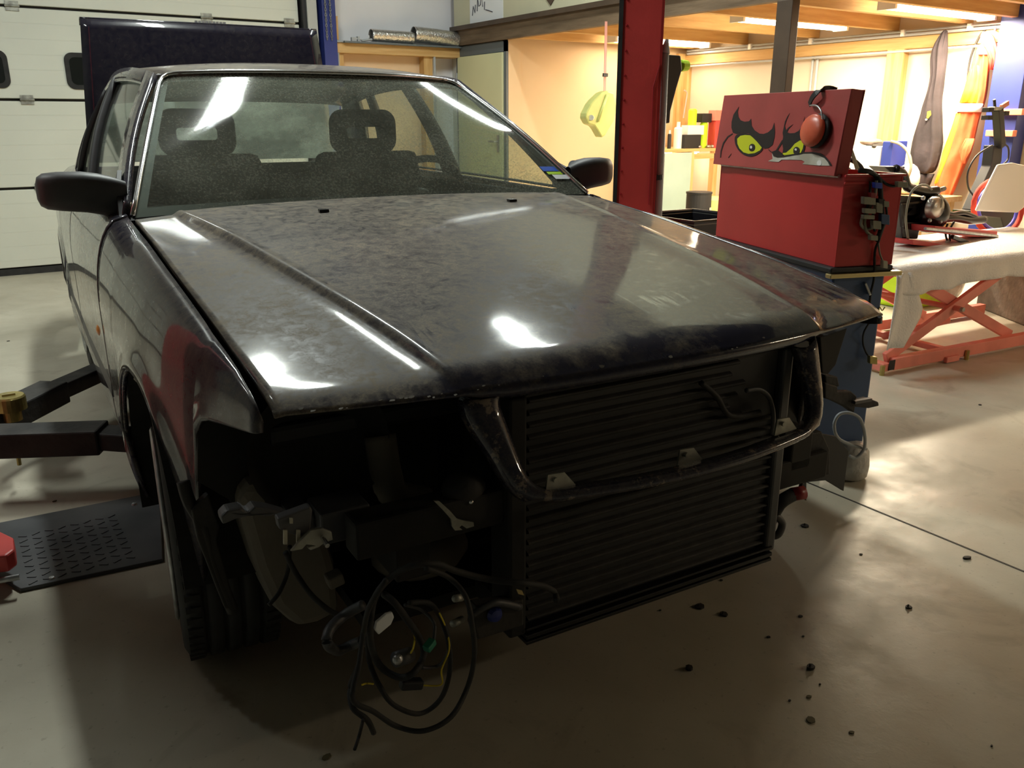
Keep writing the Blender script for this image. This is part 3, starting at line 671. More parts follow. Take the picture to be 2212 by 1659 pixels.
# ---- washer nozzles
for px_, py_ in ((700, 456), (1105, 437)):
    best = min(((PC((x/50, y/100, hood_z(x/50, y/100)))[0]-px_)**2+(PC((x/50, y/100, hood_z(x/50, y/100)))[1]-py_)**2, x/50, y/100) for x in range(-30, 31) for y in range(110, 145))
    x, y = best[1:]; z = hood_z(x, y)
    cpart('washer_nozzle', MB().prism([(x-.014, y-.012, z), (x+.014, y-.012, z), (x+.012, y+.012, z), (x-.012, y+.012, z)], (0, .004, .008)), 'black_gloss', hood, bevel=.002)
# ---- mirrors
for s in (-1, 1):
    secs = [(.752, .905, 1.035, .022, 1.50), (.768, .915, 1.042, .030, 1.505), (.79, .928, 1.050, .040, 1.515), (.82, .943, 1.058, .050, 1.525), (.86, .952, 1.064, .056, 1.53), (.92, .958, 1.064, .056, 1.54), (.955, .963, 1.060, .05, 1.55), (.970, .972, 1.050, .038, 1.555), (.976, .99, 1.03, .018, 1.556)]
    rws = []
    for x, z0, z1, dp, yc in secs:
        r = []; hz = (z1-z0)/2; cz = (z0+z1)/2
        for k in range(25):
            t = 2*PI*k/24; c_, s_ = math.cos(t), math.sin(t); e = .62
            r.append((s*x, yc+dp*math.copysign(abs(c_)**e, c_), cz+hz*math.copysign(abs(s_)**e, s_)))
        rws.append(r)
    mm = MB().grid(rws); mm.f.append(tuple(len(rws)*25-25+k for k in range(24))); 
    mr = cpart('wing_mirror', mm, 'plastic_grey' if s < 0 else 'plastic_grey', smooth=True, label='matt dark grey wing mirror')
    gl = MB().prism([(s*x, 1.592, z) for x, z in rrect(.885, 1.010, .14, .085, .02)], (0, .003, 0)); cpart('mirror_glass', gl, 'chrome', mr)
    cpart('mirror_foot', MB().prism([(s*.775, 1.42, .945), (s*.775, 1.64, .955), (s*.745, 1.62, 1.06), (s*.765, 1.50, 1.02)], (s*.012, 0, 0)), 'black', mr)
# ---- wheels
def wheel(cx, cy, s):
    prof = [(.205, -.095), (.25, -.104), (.285, -.103), (.302, -.095), (.312, -.080)]
    for g in (-.055, -.018, .018, .055): prof += [(.315, g-.006), (.307, g-.004), (.307, g+.004), (.315, g+.006)]
    prof += [(.312, .080), (.302, .095), (.285, .103), (.25, .104), (.205, .095)]
    tm = MB().lathe([(r, h) for r, h in prof], (cx, cy, WZ), 'x', 60)
    ty = cpart('tyre', tm, 'rubber', smooth=True)
    bl = MB()
    for k in range(64):
        a = 2*PI*k/64
        for h0, h1 in ((-.094, -.064), (.064, .094)):
            c_, s_ = math.cos(a), math.sin(a); q = Vector((cx, cy+.311*c_, WZ+.311*s_)); tv = Vector((0, -s_, c_))*.008; nv = Vector((0, c_, s_))*.0055
            bl.poly([q+Vector((h0, 0, 0))-tv, q+Vector((h1, 0, 0))-tv, q+Vector((h1, 0, 0))+tv, q+Vector((h0, 0, 0))+tv]+[p+nv for p in (q+Vector((h0, 0, 0))-tv*.8, q+Vector((h1, 0, 0))-tv*.8, q+Vector((h1, 0, 0))+tv*.8, q+Vector((h0, 0, 0))+tv*.8)], [(4, 5, 6, 7), (0, 1, 5, 4), (1, 2, 6, 5), (2, 3, 7, 6), (3, 0, 4, 7)])
    cpart('tread_blocks', bl, 'rubber', ty, fix=False)['kind'] = 'stuff'
    o_ = s
    rm = MB().lathe([(.208, o_*.098), (.224, o_*.108), (.216, o_*.113), (.204, o_*.111), (.196, o_*.095), (.188, o_*.06), (.186, 0), (.19, -o_*.09), (.205, -o_*.098)], (cx, cy, WZ), 'x', 48)
    rim = cpart('rim', rm, 'steel', smooth=True)
    for k in range(10):
        a = 2*PI*k/10; d = Vector((0, math.cos(a), math.sin(a)))
        cpart('spoke', MB().obox(Vector((cx+s*.075, cy, WZ))+d*.04, Vector((cx+s*.085, cy, WZ))+d*.192, .024, .02, up=(1, 0, 0)), 'steel', rim, bevel=.004)
    cpart('hub', MB().lathe([(0, s*.085), (.035, s*.084), (.05, s*.07), (.05, 0)], (cx, cy, WZ), 'x', 20), 'steel', rim, smooth=True)
    cpart('brake_disc', MB().lathe([(0, s*.01), (.13, s*.01), (.13, -s*.01), (0, -s*.01)], (cx, cy, WZ), 'x', 28), 'galv')
_n0 = set(bpy.data.objects)
for s in (-1, 1):
    wheel(s*.735, WF, s)
    for o in set(bpy.data.objects)-_n0:
        c0_ = Vector((s*.735, WF, 0)); o.data.transform(Matrix.Translation(c0_) @ Matrix.Rotation(math.radians(-5), 4, 'Z') @ Matrix.Translation(-c0_))
    _n0 = set(bpy.data.objects)
for s in (-1, 1): wheel(s*.730, WR, s)
# ---- front end with everything stripped off
rad = cpart('radiator', MB().box((-.295, .055, .26), (.340, .10, .735)), 'black', bevel=.004)
fins = MB()
z = .275; k = 0
while z < .73:
    x1 = .338 if (z < .60 or k % 2) else .20
    if z > .60: x1 = .20+.02*(k % 3)
    r = MB().grid([[(x, .055-.010*math.sin(PI*j/4), z-.006+.012*j/4) for j in range(5)] for x in (-.29, x1)]); fins.v and None
    fins.poly(r.v, r.f); z += .0235; k += 1
cpart('cooling_tubes', fins, 'black_dusty', rad, smooth=True)
for x0_, x1_, m in ((-.335, -.297, 'bay'), (.342, .372, 'plastic_grey')): cpart('side_tank', MB().box((x0_, .04, .25), (x1_, .115, .735)), m, rad, bevel=.006)
for zz, dz in ((.245, .010), (.262, .006), (.232, .008)): cpart('bottom_rail', MB().box((-.30, .035, zz-dz/2), (.36, .11, zz+dz/2)), 'black_gloss', rad, bevel=.002)
cpart('upper_tie_bar', MB().box((-.70, .26, .64), (.70, .32, .68)), 'black', bevel=.01)
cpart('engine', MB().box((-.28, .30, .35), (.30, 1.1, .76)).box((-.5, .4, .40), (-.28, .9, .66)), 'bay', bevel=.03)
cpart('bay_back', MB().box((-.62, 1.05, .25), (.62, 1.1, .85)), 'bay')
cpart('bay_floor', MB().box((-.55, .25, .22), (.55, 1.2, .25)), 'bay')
q0, q1 = K(600, 1075, y=.10), K(985, 1140, y=.10)
cpart('crossmember', MB().box((-.62, .06, q1.z+.005), (-.33, .12, q1.z+.075)), 'bay', bevel=.006); cpart('crossmember', MB().box((.375, .10, .36), (.60, .16, .43)), 'bay', bevel=.006)
for s in (-1, 1):
    cpart('chassis_leg', MB().box((s*.50-.035, .10, .40), (s*.50+.035, 1.1, .50)), 'bay', bevel=.005)
    cpart('lower_arm', MB().obox((s*.35, .62, .25), (s*.62, .72, .22), .07, .04), 'bay', bevel=.006)
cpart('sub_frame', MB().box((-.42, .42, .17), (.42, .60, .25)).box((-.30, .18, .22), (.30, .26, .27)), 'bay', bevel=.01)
# washer tank / wheel arch liner piece on the near side
Z5 = lambda x, y, yy: K(400+x/2.212, 850+y/2.212, y=yy)
tk = [(420, 400), (560, 430), (640, 490), (660, 620), (720, 820), (745, 1050), (640, 1105), (540, 1130), (430, 1035), (345, 850), (285, 650), (250, 520), (300, 430)]
cpart('washer_tank', MB().prism([Z5(x, y, .30) for x, y in tk], (0, .16, 0)), 'liner', bevel=.02, label='dull beige plastic washer tank behind the missing headlight')
cpart('tank_rib', MB().tube([Z5(330, 190, .285), Z5(360, 360, .285), Z5(400, 540, .285)], .006, 6), 'bay')
cpart('inner_wing', MB().prism([Z5(x, y, .34) for x, y in ((60, 80), (330, 185), (440, 150), (430, 480), (300, 560), (60, 420))], (0, .012, 0)), 'bay')
hl_ = MB().lathe([(.001, .06), (.06, .055), (.105, .03), (.125, -.0), (.13, -.01)], Z5(640, 260, .22), 'y', 28); cpart('headlamp_cavity', hl_, 'bay', smooth=True)
cpart('cooling_duct', MB().tube(smooth_pts([Z5(930, 200, .24), Z5(960, 380, .22), Z5(1000, 480, .22), Z5(1150, 520, .22)], 5), .03, 12), 'liner', smooth=True)
cpart('oil_sump', MB().ball(Z5(1120, 740, .34), .085, (1.3, 1, .7)), 'liner', smooth=True)
cpart('hanging_liner', MB().prism([Z5(x, y, .33) for x, y in ((30, 560), (110, 480), (165, 640), (150, 700), (250, 1040), (190, 1030), (60, 700))], (0, .02, .0)), 'black_dusty', bevel=.003)
cpart('front_liner_edge', MB().tube(smooth_pts([Z5(-10, 420, .36), Z5(20, 520, .35), Z5(90, 640, .34), Z5(120, 760, .34), Z5(170, 900, .34), Z5(230, 1040, .34)], 5), .012, 6), 'black_dusty', smooth=True)
br = MB().prism([Z5(x, y, .02) for x, y in ((505, 755), (540, 715), (565, 690), (600, 655), (655, 645), (700, 662), (706, 700), (665, 715), (640, 735), (600, 750), (585, 738), (620, 728), (580, 722), (560, 745))], (0, .006, 0))
b1 = cpart('headlamp_bracket', br, 'galv', bevel=.001, label='grey metal bracket with a bolt')
cpart('bolt', MB().tube([Z5(655, 685, .016), Z5(680, 728, -.01)], .004, 8), 'chrome', b1)
cpart('bracket_arm', MB().prism([Z5(x, y, .035) for x, y in ((440, 600), (600, 540), (610, 560), (600, 650), (555, 690), (450, 650))], (0, .02, 0)), 'plastic_grey', b1, bevel=.003)
for x in (480, 542): cpart('clip', MB().prism([Z5(x-9, 655, .03), Z5(x+9, 655, .03), Z5(x+9, 722, .03), Z5(x-9, 722, .03)], (0, .004, 0)), 'wornwhite', b1)
cpart('clip', MB().prism([Z5(500, 598, .03), Z5(515, 598, .03), Z5(515, 622, .03), Z5(500, 622, .03)], (0, .004, 0)), 'wornwhite', b1)
cpart('fork_bracket', MB().prism([Z5(x, y, .05) for x, y in ((1190, 515), (1235, 560), (1270, 600), (1275, 635), (1290, 655), (1325, 652), (1310, 640), (1322, 630), (1345, 645), (1380, 635), (1378, 615), (1330, 608), (1300, 600), (1265, 560), (1215, 515))], (0, .005, 0)), 'galv', label='small forked grey bracket')
cpart('stud', MB().ball(Z5(1365, 517, .06), .005), 'chrome'); 
cpart('bracket_block', MB().ball(Z5(1330, 450, .09), .035, (1.2, 1, .9)), 'black_dusty', smooth=True)
cpart('side_bracket', MB().box((-.66, .12, .50), (-.57, .20, .56)).box((-.70, .15, .52), (-.66, .30, .55)), 'plastic_grey', bevel=.004)
cpart('side_bracket', MB().prism([Z5(x, y, .09) for x, y in ((170, 590), (200, 560), (270, 545), (300, 570), (330, 540), (400, 550), (490, 575), (400, 590), (330, 585), (250, 600), (180, 630))], (0, .03, 0)), 'plastic_grey', bevel=.004)
cpart('radiator_foot', MB().prism([Z5(x, y, .03) for x, y in ((1390, 1020), (1620, 985), (1620, 1110), (1400, 1180), (1380, 1120))], (0, .03, 0)), 'black_dusty', bevel=.004)
cpart('foot_bolt', MB().lathe([(0, -.01), (.012, -.008), (.016, 0)], Z5(1478, 1055, .025), 'y', 12), 'blue_steel')
cpart('loose_clip', MB().prism([Z5(x, y, .02) for x, y in ((1582, 935), (1610, 942), (1620, 965), (1592, 958))], (0, .002, 0)), 'zinc')
for a, b in (((1280, 1100), (1322, 1080)), ((1290, 980), (1320, 975))): cpart('pipe_end', MB().tube([Z5(*a, .02), Z5(*b, .04)], .007, 10), 'galv', smooth=True)
cpart('coolant_pipe', MB().tube(smooth_pts([Z5(1370, 1060, .02), Z5(1440, 1015, .02), Z5(1500, 1000, .02), Z5(1600, 1020, .03)], 5), .007, 8), 'plastic_grey', smooth=True)
# far side of the front end
Z6 = lambda x, y, yy: K(1050+x/2.369, 700+y/2.369, y=yy)
hm = MB().prism([Z6(x, y, .12) for x, y in ((1440, 640), (1545, 600), (1640, 560), (1720, 550), (1760, 640), (1760, 770), (1690, 790), (1600, 820), (1530, 800), (1460, 720))], (0, .03, 0))
hmo = cpart('lamp_mount', hm, 'black_dusty', bevel=.004, label='black plastic lamp mount with a round hole')
cpart('lamp_hole', MB().lathe([(0, .002), (.026, .002), (.030, -.004), (.034, 0)], Z6(1637, 722, .118), 'y', 24), 'debris', hmo, smooth=True)
cpart('mount_flap', MB().prism([Z6(x, y, .16) for x, y in ((1700, 560), (1790, 575), (1856, 650), (1830, 855), (1740, 800), (1640, 810), (1640, 905), (1600, 880))], (0, .01, 0)), 'black', bevel=.001)
cpart('bumper_claw', MB().prism([Z6(x, y, .14) for x, y in ((1735, 300), (1800, 320), (1800, 345), (1870, 345), (1900, 370), (1890, 395), (1960, 380), (2010, 400), (2012, 420), (1960, 432), (1890, 425), (1885, 455), (1850, 430), (1790, 400), (1735, 380))], (0, .02, 0)), 'black_dusty', bevel=.003, label='black plastic bumper bracket sticking out sideways')
cpart('bumper_claw', MB().obox(Z6(1880, 400, .13), Z6(1965, 385, .13), .012, .008), 'plastic_grey')
cpart('arch_wedge', MB().prism([Z6(x, y, .30) for x, y in ((1710, 70), (1850, 20), (1790, 210), (1745, 265), (1720, 250))], (0, .03, 0)), 'bay', bevel=.003)
cpart('side_brackets', MB().prism([Z6(x, y, .16) for x, y in ((1735, 260), (1800, 270), (1810, 320), (1740, 330))], (0, .03, 0)), 'black_dusty', bevel=.003)
cpart('coolant_hose', MB().tube(smooth_pts([Z6(1575, 870, .07), Z6(1510, 910, .07), Z6(1470, 970, .08), Z6(1435, 1050, .09), Z6(1400, 1100, .09)], 5), .016, 10), 'rubber', smooth=True)
cpart('hose_cap', MB().tube([Z6(1565, 872, .07), Z6(1628, 862, .06)], .016, 12), 'red_dark', smooth=True, label='red plastic cap on a hose end')
cpart('bent_pipe', MB().tube(smooth_pts([Z6(1440, 985, .08), Z6(1485, 985, .07), Z6(1515, 1020, .07), Z6(1495, 1075, .07), Z6(1450, 1085, .08), Z6(1400, 1080, .09)], 6), .009, 10), 'plastic_grey', smooth=True)
cpart('corner_bracket', MB().prism([Z6(x, y, .08) for x, y in ((1395, 1080), (1440, 1070), (1465, 1110), (1455, 1130), (1390, 1160), (1290, 1190), (1250, 1165), (1360, 1150))], (0, .03, 0)), 'plastic_grey', bevel=.003)
cpart('inner_strap', MB().prism([Z6(x, y, .13) for x, y in ((1420, 190), (1465, 180), (1455, 400), (1415, 420))], (0, .005, 0)), 'wornwhite', label='pale green strap behind the grille opening')
cpart('hose_behind_grille', MB().tube(smooth_pts([Z6(1330, 340, .03), Z6(1400, 335, .03), Z6(1450, 380, .03), Z6(1470, 470, .03), Z6(1465, 560, .04)], 6), .005, 8), 'plastic_grey', smooth=True)
cpart('pipe_run', MB().tube(smooth_pts([Z6(1100, 300, .04), Z6(1180, 370, .04), Z6(1250, 470, .04), Z6(1400, 450, .04)], 5), .006, 8), 'black_dusty', smooth=True)
cpart('fan_shroud', MB().box((.18, .12, .5), (.34, .16, .76)), 'bay')
cpart('lamp_tower', MB().prism([Z6(x, y, .10) for x, y in ((1490, 270), (1540, 260), (1540, 460), (1480, 480))], (0, .02, 0)), 'black_dusty', bevel=.003)
# ---- wiring loom hanging in front
def loom(name, pts, r, m, y=-.05, closed=False, n=6, parent=None, label=None, wob=.02):
    P = []
    for i, (x, yy) in enumerate(pts): P.append(Z5(x, yy, y+wob*math.sin(i*1.7)))
    return cpart(name, MB().tube(smooth_pts(P, n, closed), r, 8, closed), m, parent, label, smooth=True)
lm = loom('wiring_loom', [(1775, 990), (1765, 950), (1710, 920), (1600, 905), (1450, 888), (1300, 850), (1200, 815), (1080, 825), (980, 880), (910, 970), (885, 1090), (890, 1210), (935, 1305), (1020, 1355), (1090, 1335), (1140, 1250), (1120, 1170), (1060, 1080), (1000, 1000), (950, 960)], .0058, 'rubber', label='coiled black cable loom hanging below the near headlight bay')
loom('cable_loop', [(1150, 835), (1260, 880), (1340, 970), (1370, 1100), (1382, 1250), (1350, 1400), (1270, 1545), (1140, 1612), (1010, 1590), (900, 1520), (800, 1460), (830, 1300), (850, 1150), (880, 1020), (960, 890)], .0045, 'rubber', -.09, parent=lm)
loom('cable_loop', [(1070, 1000), (1180, 1010), (1250, 1150), (1265, 1320), (1220, 1460), (1120, 1530), (1000, 1490), (930, 1400), (880, 1280), (870, 1150)], .0045, 'rubber', -.03, parent=lm)
loom('cable_loop', [(1050, 1010), (1130, 1035), (1190, 1100), (1185, 1190)], .003, 'plastic_grey', -.02, parent=lm)
loom('cable_loop', [(1130, 1310), (1200, 1305), (1240, 1270), (1260, 1200), (1230, 1110)], .003, 'plastic_grey', -.02, parent=lm)
loom('thin_wire', [(1085, 1120), (1097, 1170), (1090, 1215), (1078, 1240)], .0016, 'yellow_cloth', -.05, parent=lm, label='thin yellow wire')
loom('thin_wire', [(845, 1392), (870, 1385), (897, 1388)], .0016, 'yellow_cloth', -.05, parent=lm); loom('thin_wire', [(1215, 1050), (1245, 1120), (1262, 1220), (1225, 1320), (1225, 1390), (1140, 1395)], .0015, 'yellow_cloth', -.05, parent=lm)
cpart('plug', MB().tube([Z5(1005, 1272, -.06), Z5(1075, 1248, -.05)], .013, 12), 'plastic_grey', lm, smooth=True, label='round grey cable plug')
cpart('plug_pins', MB().ball(Z5(1015, 1270, -.068), .009), 'steel', lm)
cpart('plug', MB().obox(Z5(1150, 1225, -.06), Z5(1185, 1180, -.05), .014, .012), 'greenc', lm, bevel=.002, label='small green cable plug')
cpart('plug', MB().obox(Z5(1030, 1390, -.05), Z5(1130, 1385, -.05), .018, .016), 'black', lm, bevel=.003)
cpart('paper_tag', MB().prism([Z5(x, y, -.07) for x, y in ((912, 1095), (960, 1055), (990, 1045), (1000, 1070), (985, 1105), (925, 1155), (905, 1130))], (0, .006, 0)), 'paper', lm, bevel=.002, label='crumpled white tag taped to the cables')
loom('hose_stub', [(850, 1010), (760, 1060), (690, 1130), (680, 1195), (730, 1228), (800, 1200), (850, 1180)], .009, 'plastic_grey', .02)
loom('long_cable', [(500, 730), (490, 850), (450, 950), (400, 1010)], .004, 'rubber', .22); loom('long_cable', [(480, 760), (530, 860), (620, 980), (740, 1060), (840, 1030)], .005, 'rubber', .20)
loom('long_cable', [(830, 1300), (790, 1400), (800, 1500), (870, 1560), (900, 1620)], .005, 'rubber', -.02); loom('long_cable', [(850, 1560), (830, 1640), (810, 1700)], .003, 'rubber', -.05)
for a in ((1020, 700), (690, 830)): pass
cpart('wire_plug', MB().obox(Z5(705, 860, .2), Z5(720, 910, .2), .03, .03), 'liner', bevel=.004)
# side repeater and lower markers
cy_ = K(222, 712, x=-.862); cpart('side_repeater', MB().ball((-side_x(cy_.y, cy_.z)-.002, cy_.y, cy_.z), .018, (.8, 1.8, 1.1)), 'amber', smooth=True, label='small amber side indicator')
# ---- cabin
cpart('dashboard', MB().grid([[(x, y, z) for x in [-.70+.14*i for i in range(11)]] for y, z in ((1.46, .90), (1.60, .93), (1.75, .94), (1.86, .92), (1.90, .84), (1.90, .5))]), 'black', smooth=True)
cpart('cabin_floor', MB().box((-.72, 1.3, .30), (.72, 3.9, .33)), 'seat')
for s in (-1, 1): cpart('door_card', MB().box((s*.755-.012, 1.45, .33), (s*.755+.012, 3.4, .93)), 'seat')
def seat_at(x, y):
    st = cpart('front_seat', MB().box((x-.25, y-.50, .42), (x+.25, y, .58)).obox((x, y-.03, .55), (x, y+.16, 1.06), .48, .11, up=(0, 1, 0)), 'seat', bevel=.04)
    hr = MB()
    fr_ = rrect(x, 1.150, .30, .19, .06); ho = rrect(x, 1.145, .17, .05, .015)
    n = len(fr_); o_ = len(hr.v)
    for yy in (y+.15, y+.21): hr.v += [Vector((a, yy, b)) for a, b in fr_]+[Vector((a, yy, b)) for a, b in ho]
    for k in range(n):
        j = (k+1) % n
        hr.f += [(k, j, n+j, n+k), (2*n+k, 3*n+k, 3*n+j, 2*n+j), (k, 2*n+k, 2*n+j, j), (n+k, n+j, 3*n+j, 3*n+k)]
    cpart('headrest', hr, 'seat', st, bevel=.006)
    for dx in (-.07, .07): cpart('headrest_post', MB().tube([(x+dx, y+.17, 1.02), (x+dx, y+.18, 1.10)], .006), 'black_gloss', st)
seat_at(-.34, 2.44); seat_at(.38, 2.44)
cpart('rear_seat', MB().box((-.62, 2.95, .40), (.62, 3.30, .58)).obox((0, 3.25, .55), (0, 3.42, .98), 1.24, .12, up=(0, 1, 0)), 'seat', bevel=.04)
sw = MB(); cc_ = Vector((.36, 1.98, .90)); nn = Vector((0, -.85, -.5)).normalized(); ax = Vector((1, 0, 0)); ay = nn.cross(ax)
sw.tube([cc_+ax*.185*math.cos(t)+ay*.185*math.sin(t) for t in [2*PI*k/32 for k in range(32)]], .014, 8, True)
for t in (0, PI, PI*1.5 if ay.z > 0 else PI*.5): sw.obox(cc_, cc_+ax*.18*math.cos(t)+ay*.18*math.sin(t), .04, .015)
sw.ball(cc_, .05, (1.3, .5, .9)); cpart('steering_wheel', sw, 'black', smooth=True)
# ------------------------------------------------------------------ two-post lift
def rotz(v, a): c, s_ = math.cos(a), math.sin(a); return Vector((v[0]*c-v[1]*s_, v[0]*s_+v[1]*c, v[2]))
pl_, pr_ = A(1329, 240, y=2.1), A(1424, 240, y=2.1)
ctr = (pl_+pr_)/2; view = Vector((ctr.x-CR.x, ctr.y-CR.y, 0)).normalized(); rzp = math.atan2(view.y, view.x)-PI/2
wid = abs((pr_-pl_).dot(Vector((math.cos(rzp), math.sin(rzp), 0))))
post = thing('lift_post', 'tall red vehicle lift post standing between the car and the red toolbox', 'vehicle lift', (ctr.x, ctr.y, 0), rzp)
pm = MB().box((-wid/2+.02, 0, 0), (wid/2, .012, 3.3)).box((-wid/2+.02, 0, 0), (-wid/2+.032, .26, 3.3)).box((wid/2-.012, 0, 0), (wid/2, .26, 3.3)).box((-wid/2+.02, .25, 0), (-.06, .26, 3.3)).box((.06, .25, 0), (wid/2, .26, 3.3))
build('post_column', pm, 'red_paint', post)
build('edge_strip', MB().box((-wid/2, -.004, 0), (-wid/2+.02, .10, 3.3)), 'rubber', post)
build('base_plate', MB().box((-.26, -.12, 0), (.26, .38, .02)), 'red_paint', post)
for k in range(9): build('rivet', MB().lathe([(0, -.004), (.005, -.003), (.006, 0)], (-wid/2+.038, 0, .85+.11*k), 'y', 8), 'red_dark', post)
build('cable_seam', MB().tube([(wid/2-.03, -.004, .8), (wid/2-.035, -.004, 1.35), (wid/2-.01, -.004, 1.45)], .003), 'red_dark', post)
cd = thing('conduit', 'grey upright plastic conduit beside the red lift post', 'pipe', (*A(1428, 460, y=2.12).xy, 0))
c0, c1 = A(1421, 465, y=2.10), A(1436, 115, y=2.10)
build('conduit_pipe', MB().tube([(c0.x, c0.y, .02), c0, c1], .021, 12), 'grey_plastic', cd, smooth=True, world=True)
build('cable_gland', MB().tube([c1, A(1441, 85, y=2.1)], [.026, .008], 10), 'grey_plastic', cd, smooth=True, world=True)
build('clamp', MB().tube([A(1420, 378, y=2.09), A(1420, 388, y=2.09)], .027, 10), 'black', cd, world=True)
cs_ = thing('tool_case', 'tapered black case hanging behind the grey conduit, lime cap on its side', 'case', tuple(A(1452, 200, y=2.5)))
build('case_body', MB().prism([A(x, y, y=2.42) for x, y in ((1418, 116), (1471, 120), (1474, 150), (1462, 190), (1449, 240), (1447, 266), (1422, 268), (1418, 280))], (.03, .14, 0)), 'black', cs_, bevel=.012, world=True)
build('lime_cap', MB().tube([A(1470, 142, y=2.46), A(1484, 142, y=2.46)], [.032, .028], 12), 'lime', cs_, bevel=.003, world=True)
# near side post and its arms
np_ = thing('lift_post', 'red vehicle lift post at the left edge whose arms reach under the car', 'vehicle lift', (-1.47, 1.75, 0))
build('post_column', MB().box((-.14, -.15, 0), (.11, .15, 3.3)), 'red_paint', np_, bevel=.005)
f0 = A(36, 1205, z=.09)
build('foot_wing', MB().prism([A(x, y, z=.06) for x, y in ((-60, 1160), (8, 1182), (36, 1196), (38, 1222), (20, 1236), (-60, 1245))], (0, 0, .05)), 'red_paint', np_, bevel=.006, world=True)
build('foot_rod', MB().tube([A(-40, 1262, z=.05), A(42, 1246, z=.05)], .008, 8), 'steel', np_, world=True)
zA = .20
def armbar(a, b, w0, h, nm='lift_arm', tip=True):
    m = MB().obox(a, b, w0, h); return m
a1, a2, a3 = A(-40, 925, z=zA), A(120, 845, z=zA), A(222, 800, z=zA)
ar = build('lift_arm', MB().obox(a1, a2, .115, .085), 'black_dusty', np_, bevel=.006, world=True)
build('arm_extension', MB().obox(a2-(a3-a2)*.3, a3+(a3-a2)*.8, .085, .06), 'black_dusty', np_, bevel=.005, world=True)
b1_, b2_, b3_ = A(-60, 955, z=zA), A(225, 945, z=zA), A(300, 950, z=zA)
build('lift_arm', MB().obox(b1_, b2_, .115, .085), 'black_dusty', np_, bevel=.006, world=True)
build('arm_extension', MB().obox(b2_-(b3_-b2_)*.5, b3_+(b3_-b2_)*.9, .09, .06), 'black_dusty', np_, bevel=.005, world=True)
pp = A(22, 872, z=.27)
build('brass_pad', MB().lathe([(0, .03), (.046, .03), (.05, .024), (.05, -.02), (.03, -.024), (.03, -.06), (0, -.06)], pp, 'z', 24), 'brass', np_, smooth=False, world=True)
build('pad_slot', MB().box((pp.x-.02, pp.y-.006, pp.z+.03), (pp.x+.02, pp.y+.006, pp.z+.036)), 'zinc', np_, world=True)
build('hanging_bolt', MB().tube([A(38, 978, z=.13), A(42, 1004, z=.085)], .007, 8), 'brass', np_, world=True)
# chequer plate on the floor
cp = MB().prism([A(x, y, z=.0) for x, y in ((46, 1280), (352, 1215), (345, 1068), (-60, 1148), (-70, 1215))], (0, 0, .012))
pt = solo('floor_plate', cp, 'plastic_grey', 'dark grey steel plate lying flat on the floor left of the front wheel', 'plate', bevel=.002)
for x, y in ((112, 1250), (290, 1090)):
    b = build('plate_bolt', MB().lathe([(0, .006), (.007, .005), (.009, 0)], A(x, y, z=.012), 'z', 10), 'steel', pt)
dm = MB()
c0 = A(150, 1190, z=.0125)
for i in range(-6, 7):
    for j in range(-5, 6):
        p = c0+Vector((i*.035+.2*.0, j*.035, 0)); 
        if p.x > -1.10 and p.x < -.82 and 1.28 < p.y < 1.62:
            d = Vector((.010, .006, 0)) if (i+j) % 2 else Vector((.010, -.006, 0)); dm.obox(p-d, p+d, .005, .003)
build('tread_pattern', dm, 'plastic_grey', pt)['kind'] = 'stuff'
# ------------------------------------------------------------------ blue cart and red toolbox
ZT = .746; CX, CY = 1.266, .579
adir = Vector((.32, .947, 0)).normalized(); ang = math.atan2(adir.y, adir.x)-PI/2    # local +y runs along the long side
cart = thing('tool_cart', 'blue steel tool cart on castors under the red toolbox', 'tool cart', (CX, CY, 0), ang)
DW, DL = .215, .80
build('cart_body', MB().box((.0, .0, .12), (DW-.02, DL, ZT-.02)), 'cart_blue', cart, bevel=.006)
build('top_mat', MB().box((-.02, -.01, ZT-.02), (DW, DL+.02, ZT-.001)), 'black', cart, bevel=.005)
build('lip', MB().box((-.025, -.02, ZT-.035), (DW+.03, .01, ZT-.020)), 'zinc', cart, bevel=.003)
hd = MB().obox((.115, -.006, ZT-.055), (.135, -.012, ZT-.095), .022, .008); build('catch', hd, 'chrome', cart, bevel=.002)
sg = MB()
for k in range(3): sg.tube(smooth_pts([(.075+.16*i/12, -.002, ZT-.155+.012*math.sin(i*1.9+k)*(.6 if k else 1)) for i in range(13)], 4), .0018, 5)
build('script_logo', MB().tube(smooth_pts([(.06+.15*i/16, -.0015, ZT-.150+(.014 if i in (0, 4, 9) else .007)*(1 if i % 2 == 0 else -.6)) for i in range(17)], 4), .0022, 5), 'zinc', cart)
build('logo_underline', MB().tube([(.06, -.0015, ZT-.175), (.20, -.0015, ZT-.168)], .0018, 5), 'zinc', cart)
for x, y in ((.04, .05), (DW-.06, .05), (.04, DL-.06), (DW-.06, DL-.06)):
    cst = build('castor', MB().lathe([(0, -.018), (.045, -.018), (.05, -.01), (.05, .01), (.045, .018), (0, .018)], (x, y, .05), 'x', 20), 'rubber', cart)
    build('castor_fork', MB().box((x-.024, y-.02, .05), (x-.019, y+.02, .12)).box((x+.019, y-.02, .05), (x+.024, y+.02, .12)).box((x-.024, y-.025, .112), (x+.024, y+.025, .12)), 'galv', cst)
tb = thing('toolbox', 'open red steel toolbox with angry yellow eyes painted on its lid', 'toolbox', (CX, CY, ZT), ang)
HB = .290; T_ = .006
bx = MB().box((0, 0, 0), (DW, DL, T_)).box((0, 0, 0), (T_, DL, HB)).box((DW-T_, 0, 0), (DW, DL, HB)).box((0, 0, 0), (DW, T_, HB)).box((0, DL-T_, 0), (DW, DL, HB))
build('box_body', bx, 'red_box', tb, bevel=.002)
build('rim_lip', MB().box((-.002, -.008, HB-.03), (DW+.008, .0, HB-.022)).box((-.002, -.008, HB-.008), (DW+.008, .0, HB)), 'red_box', tb, bevel=.002)
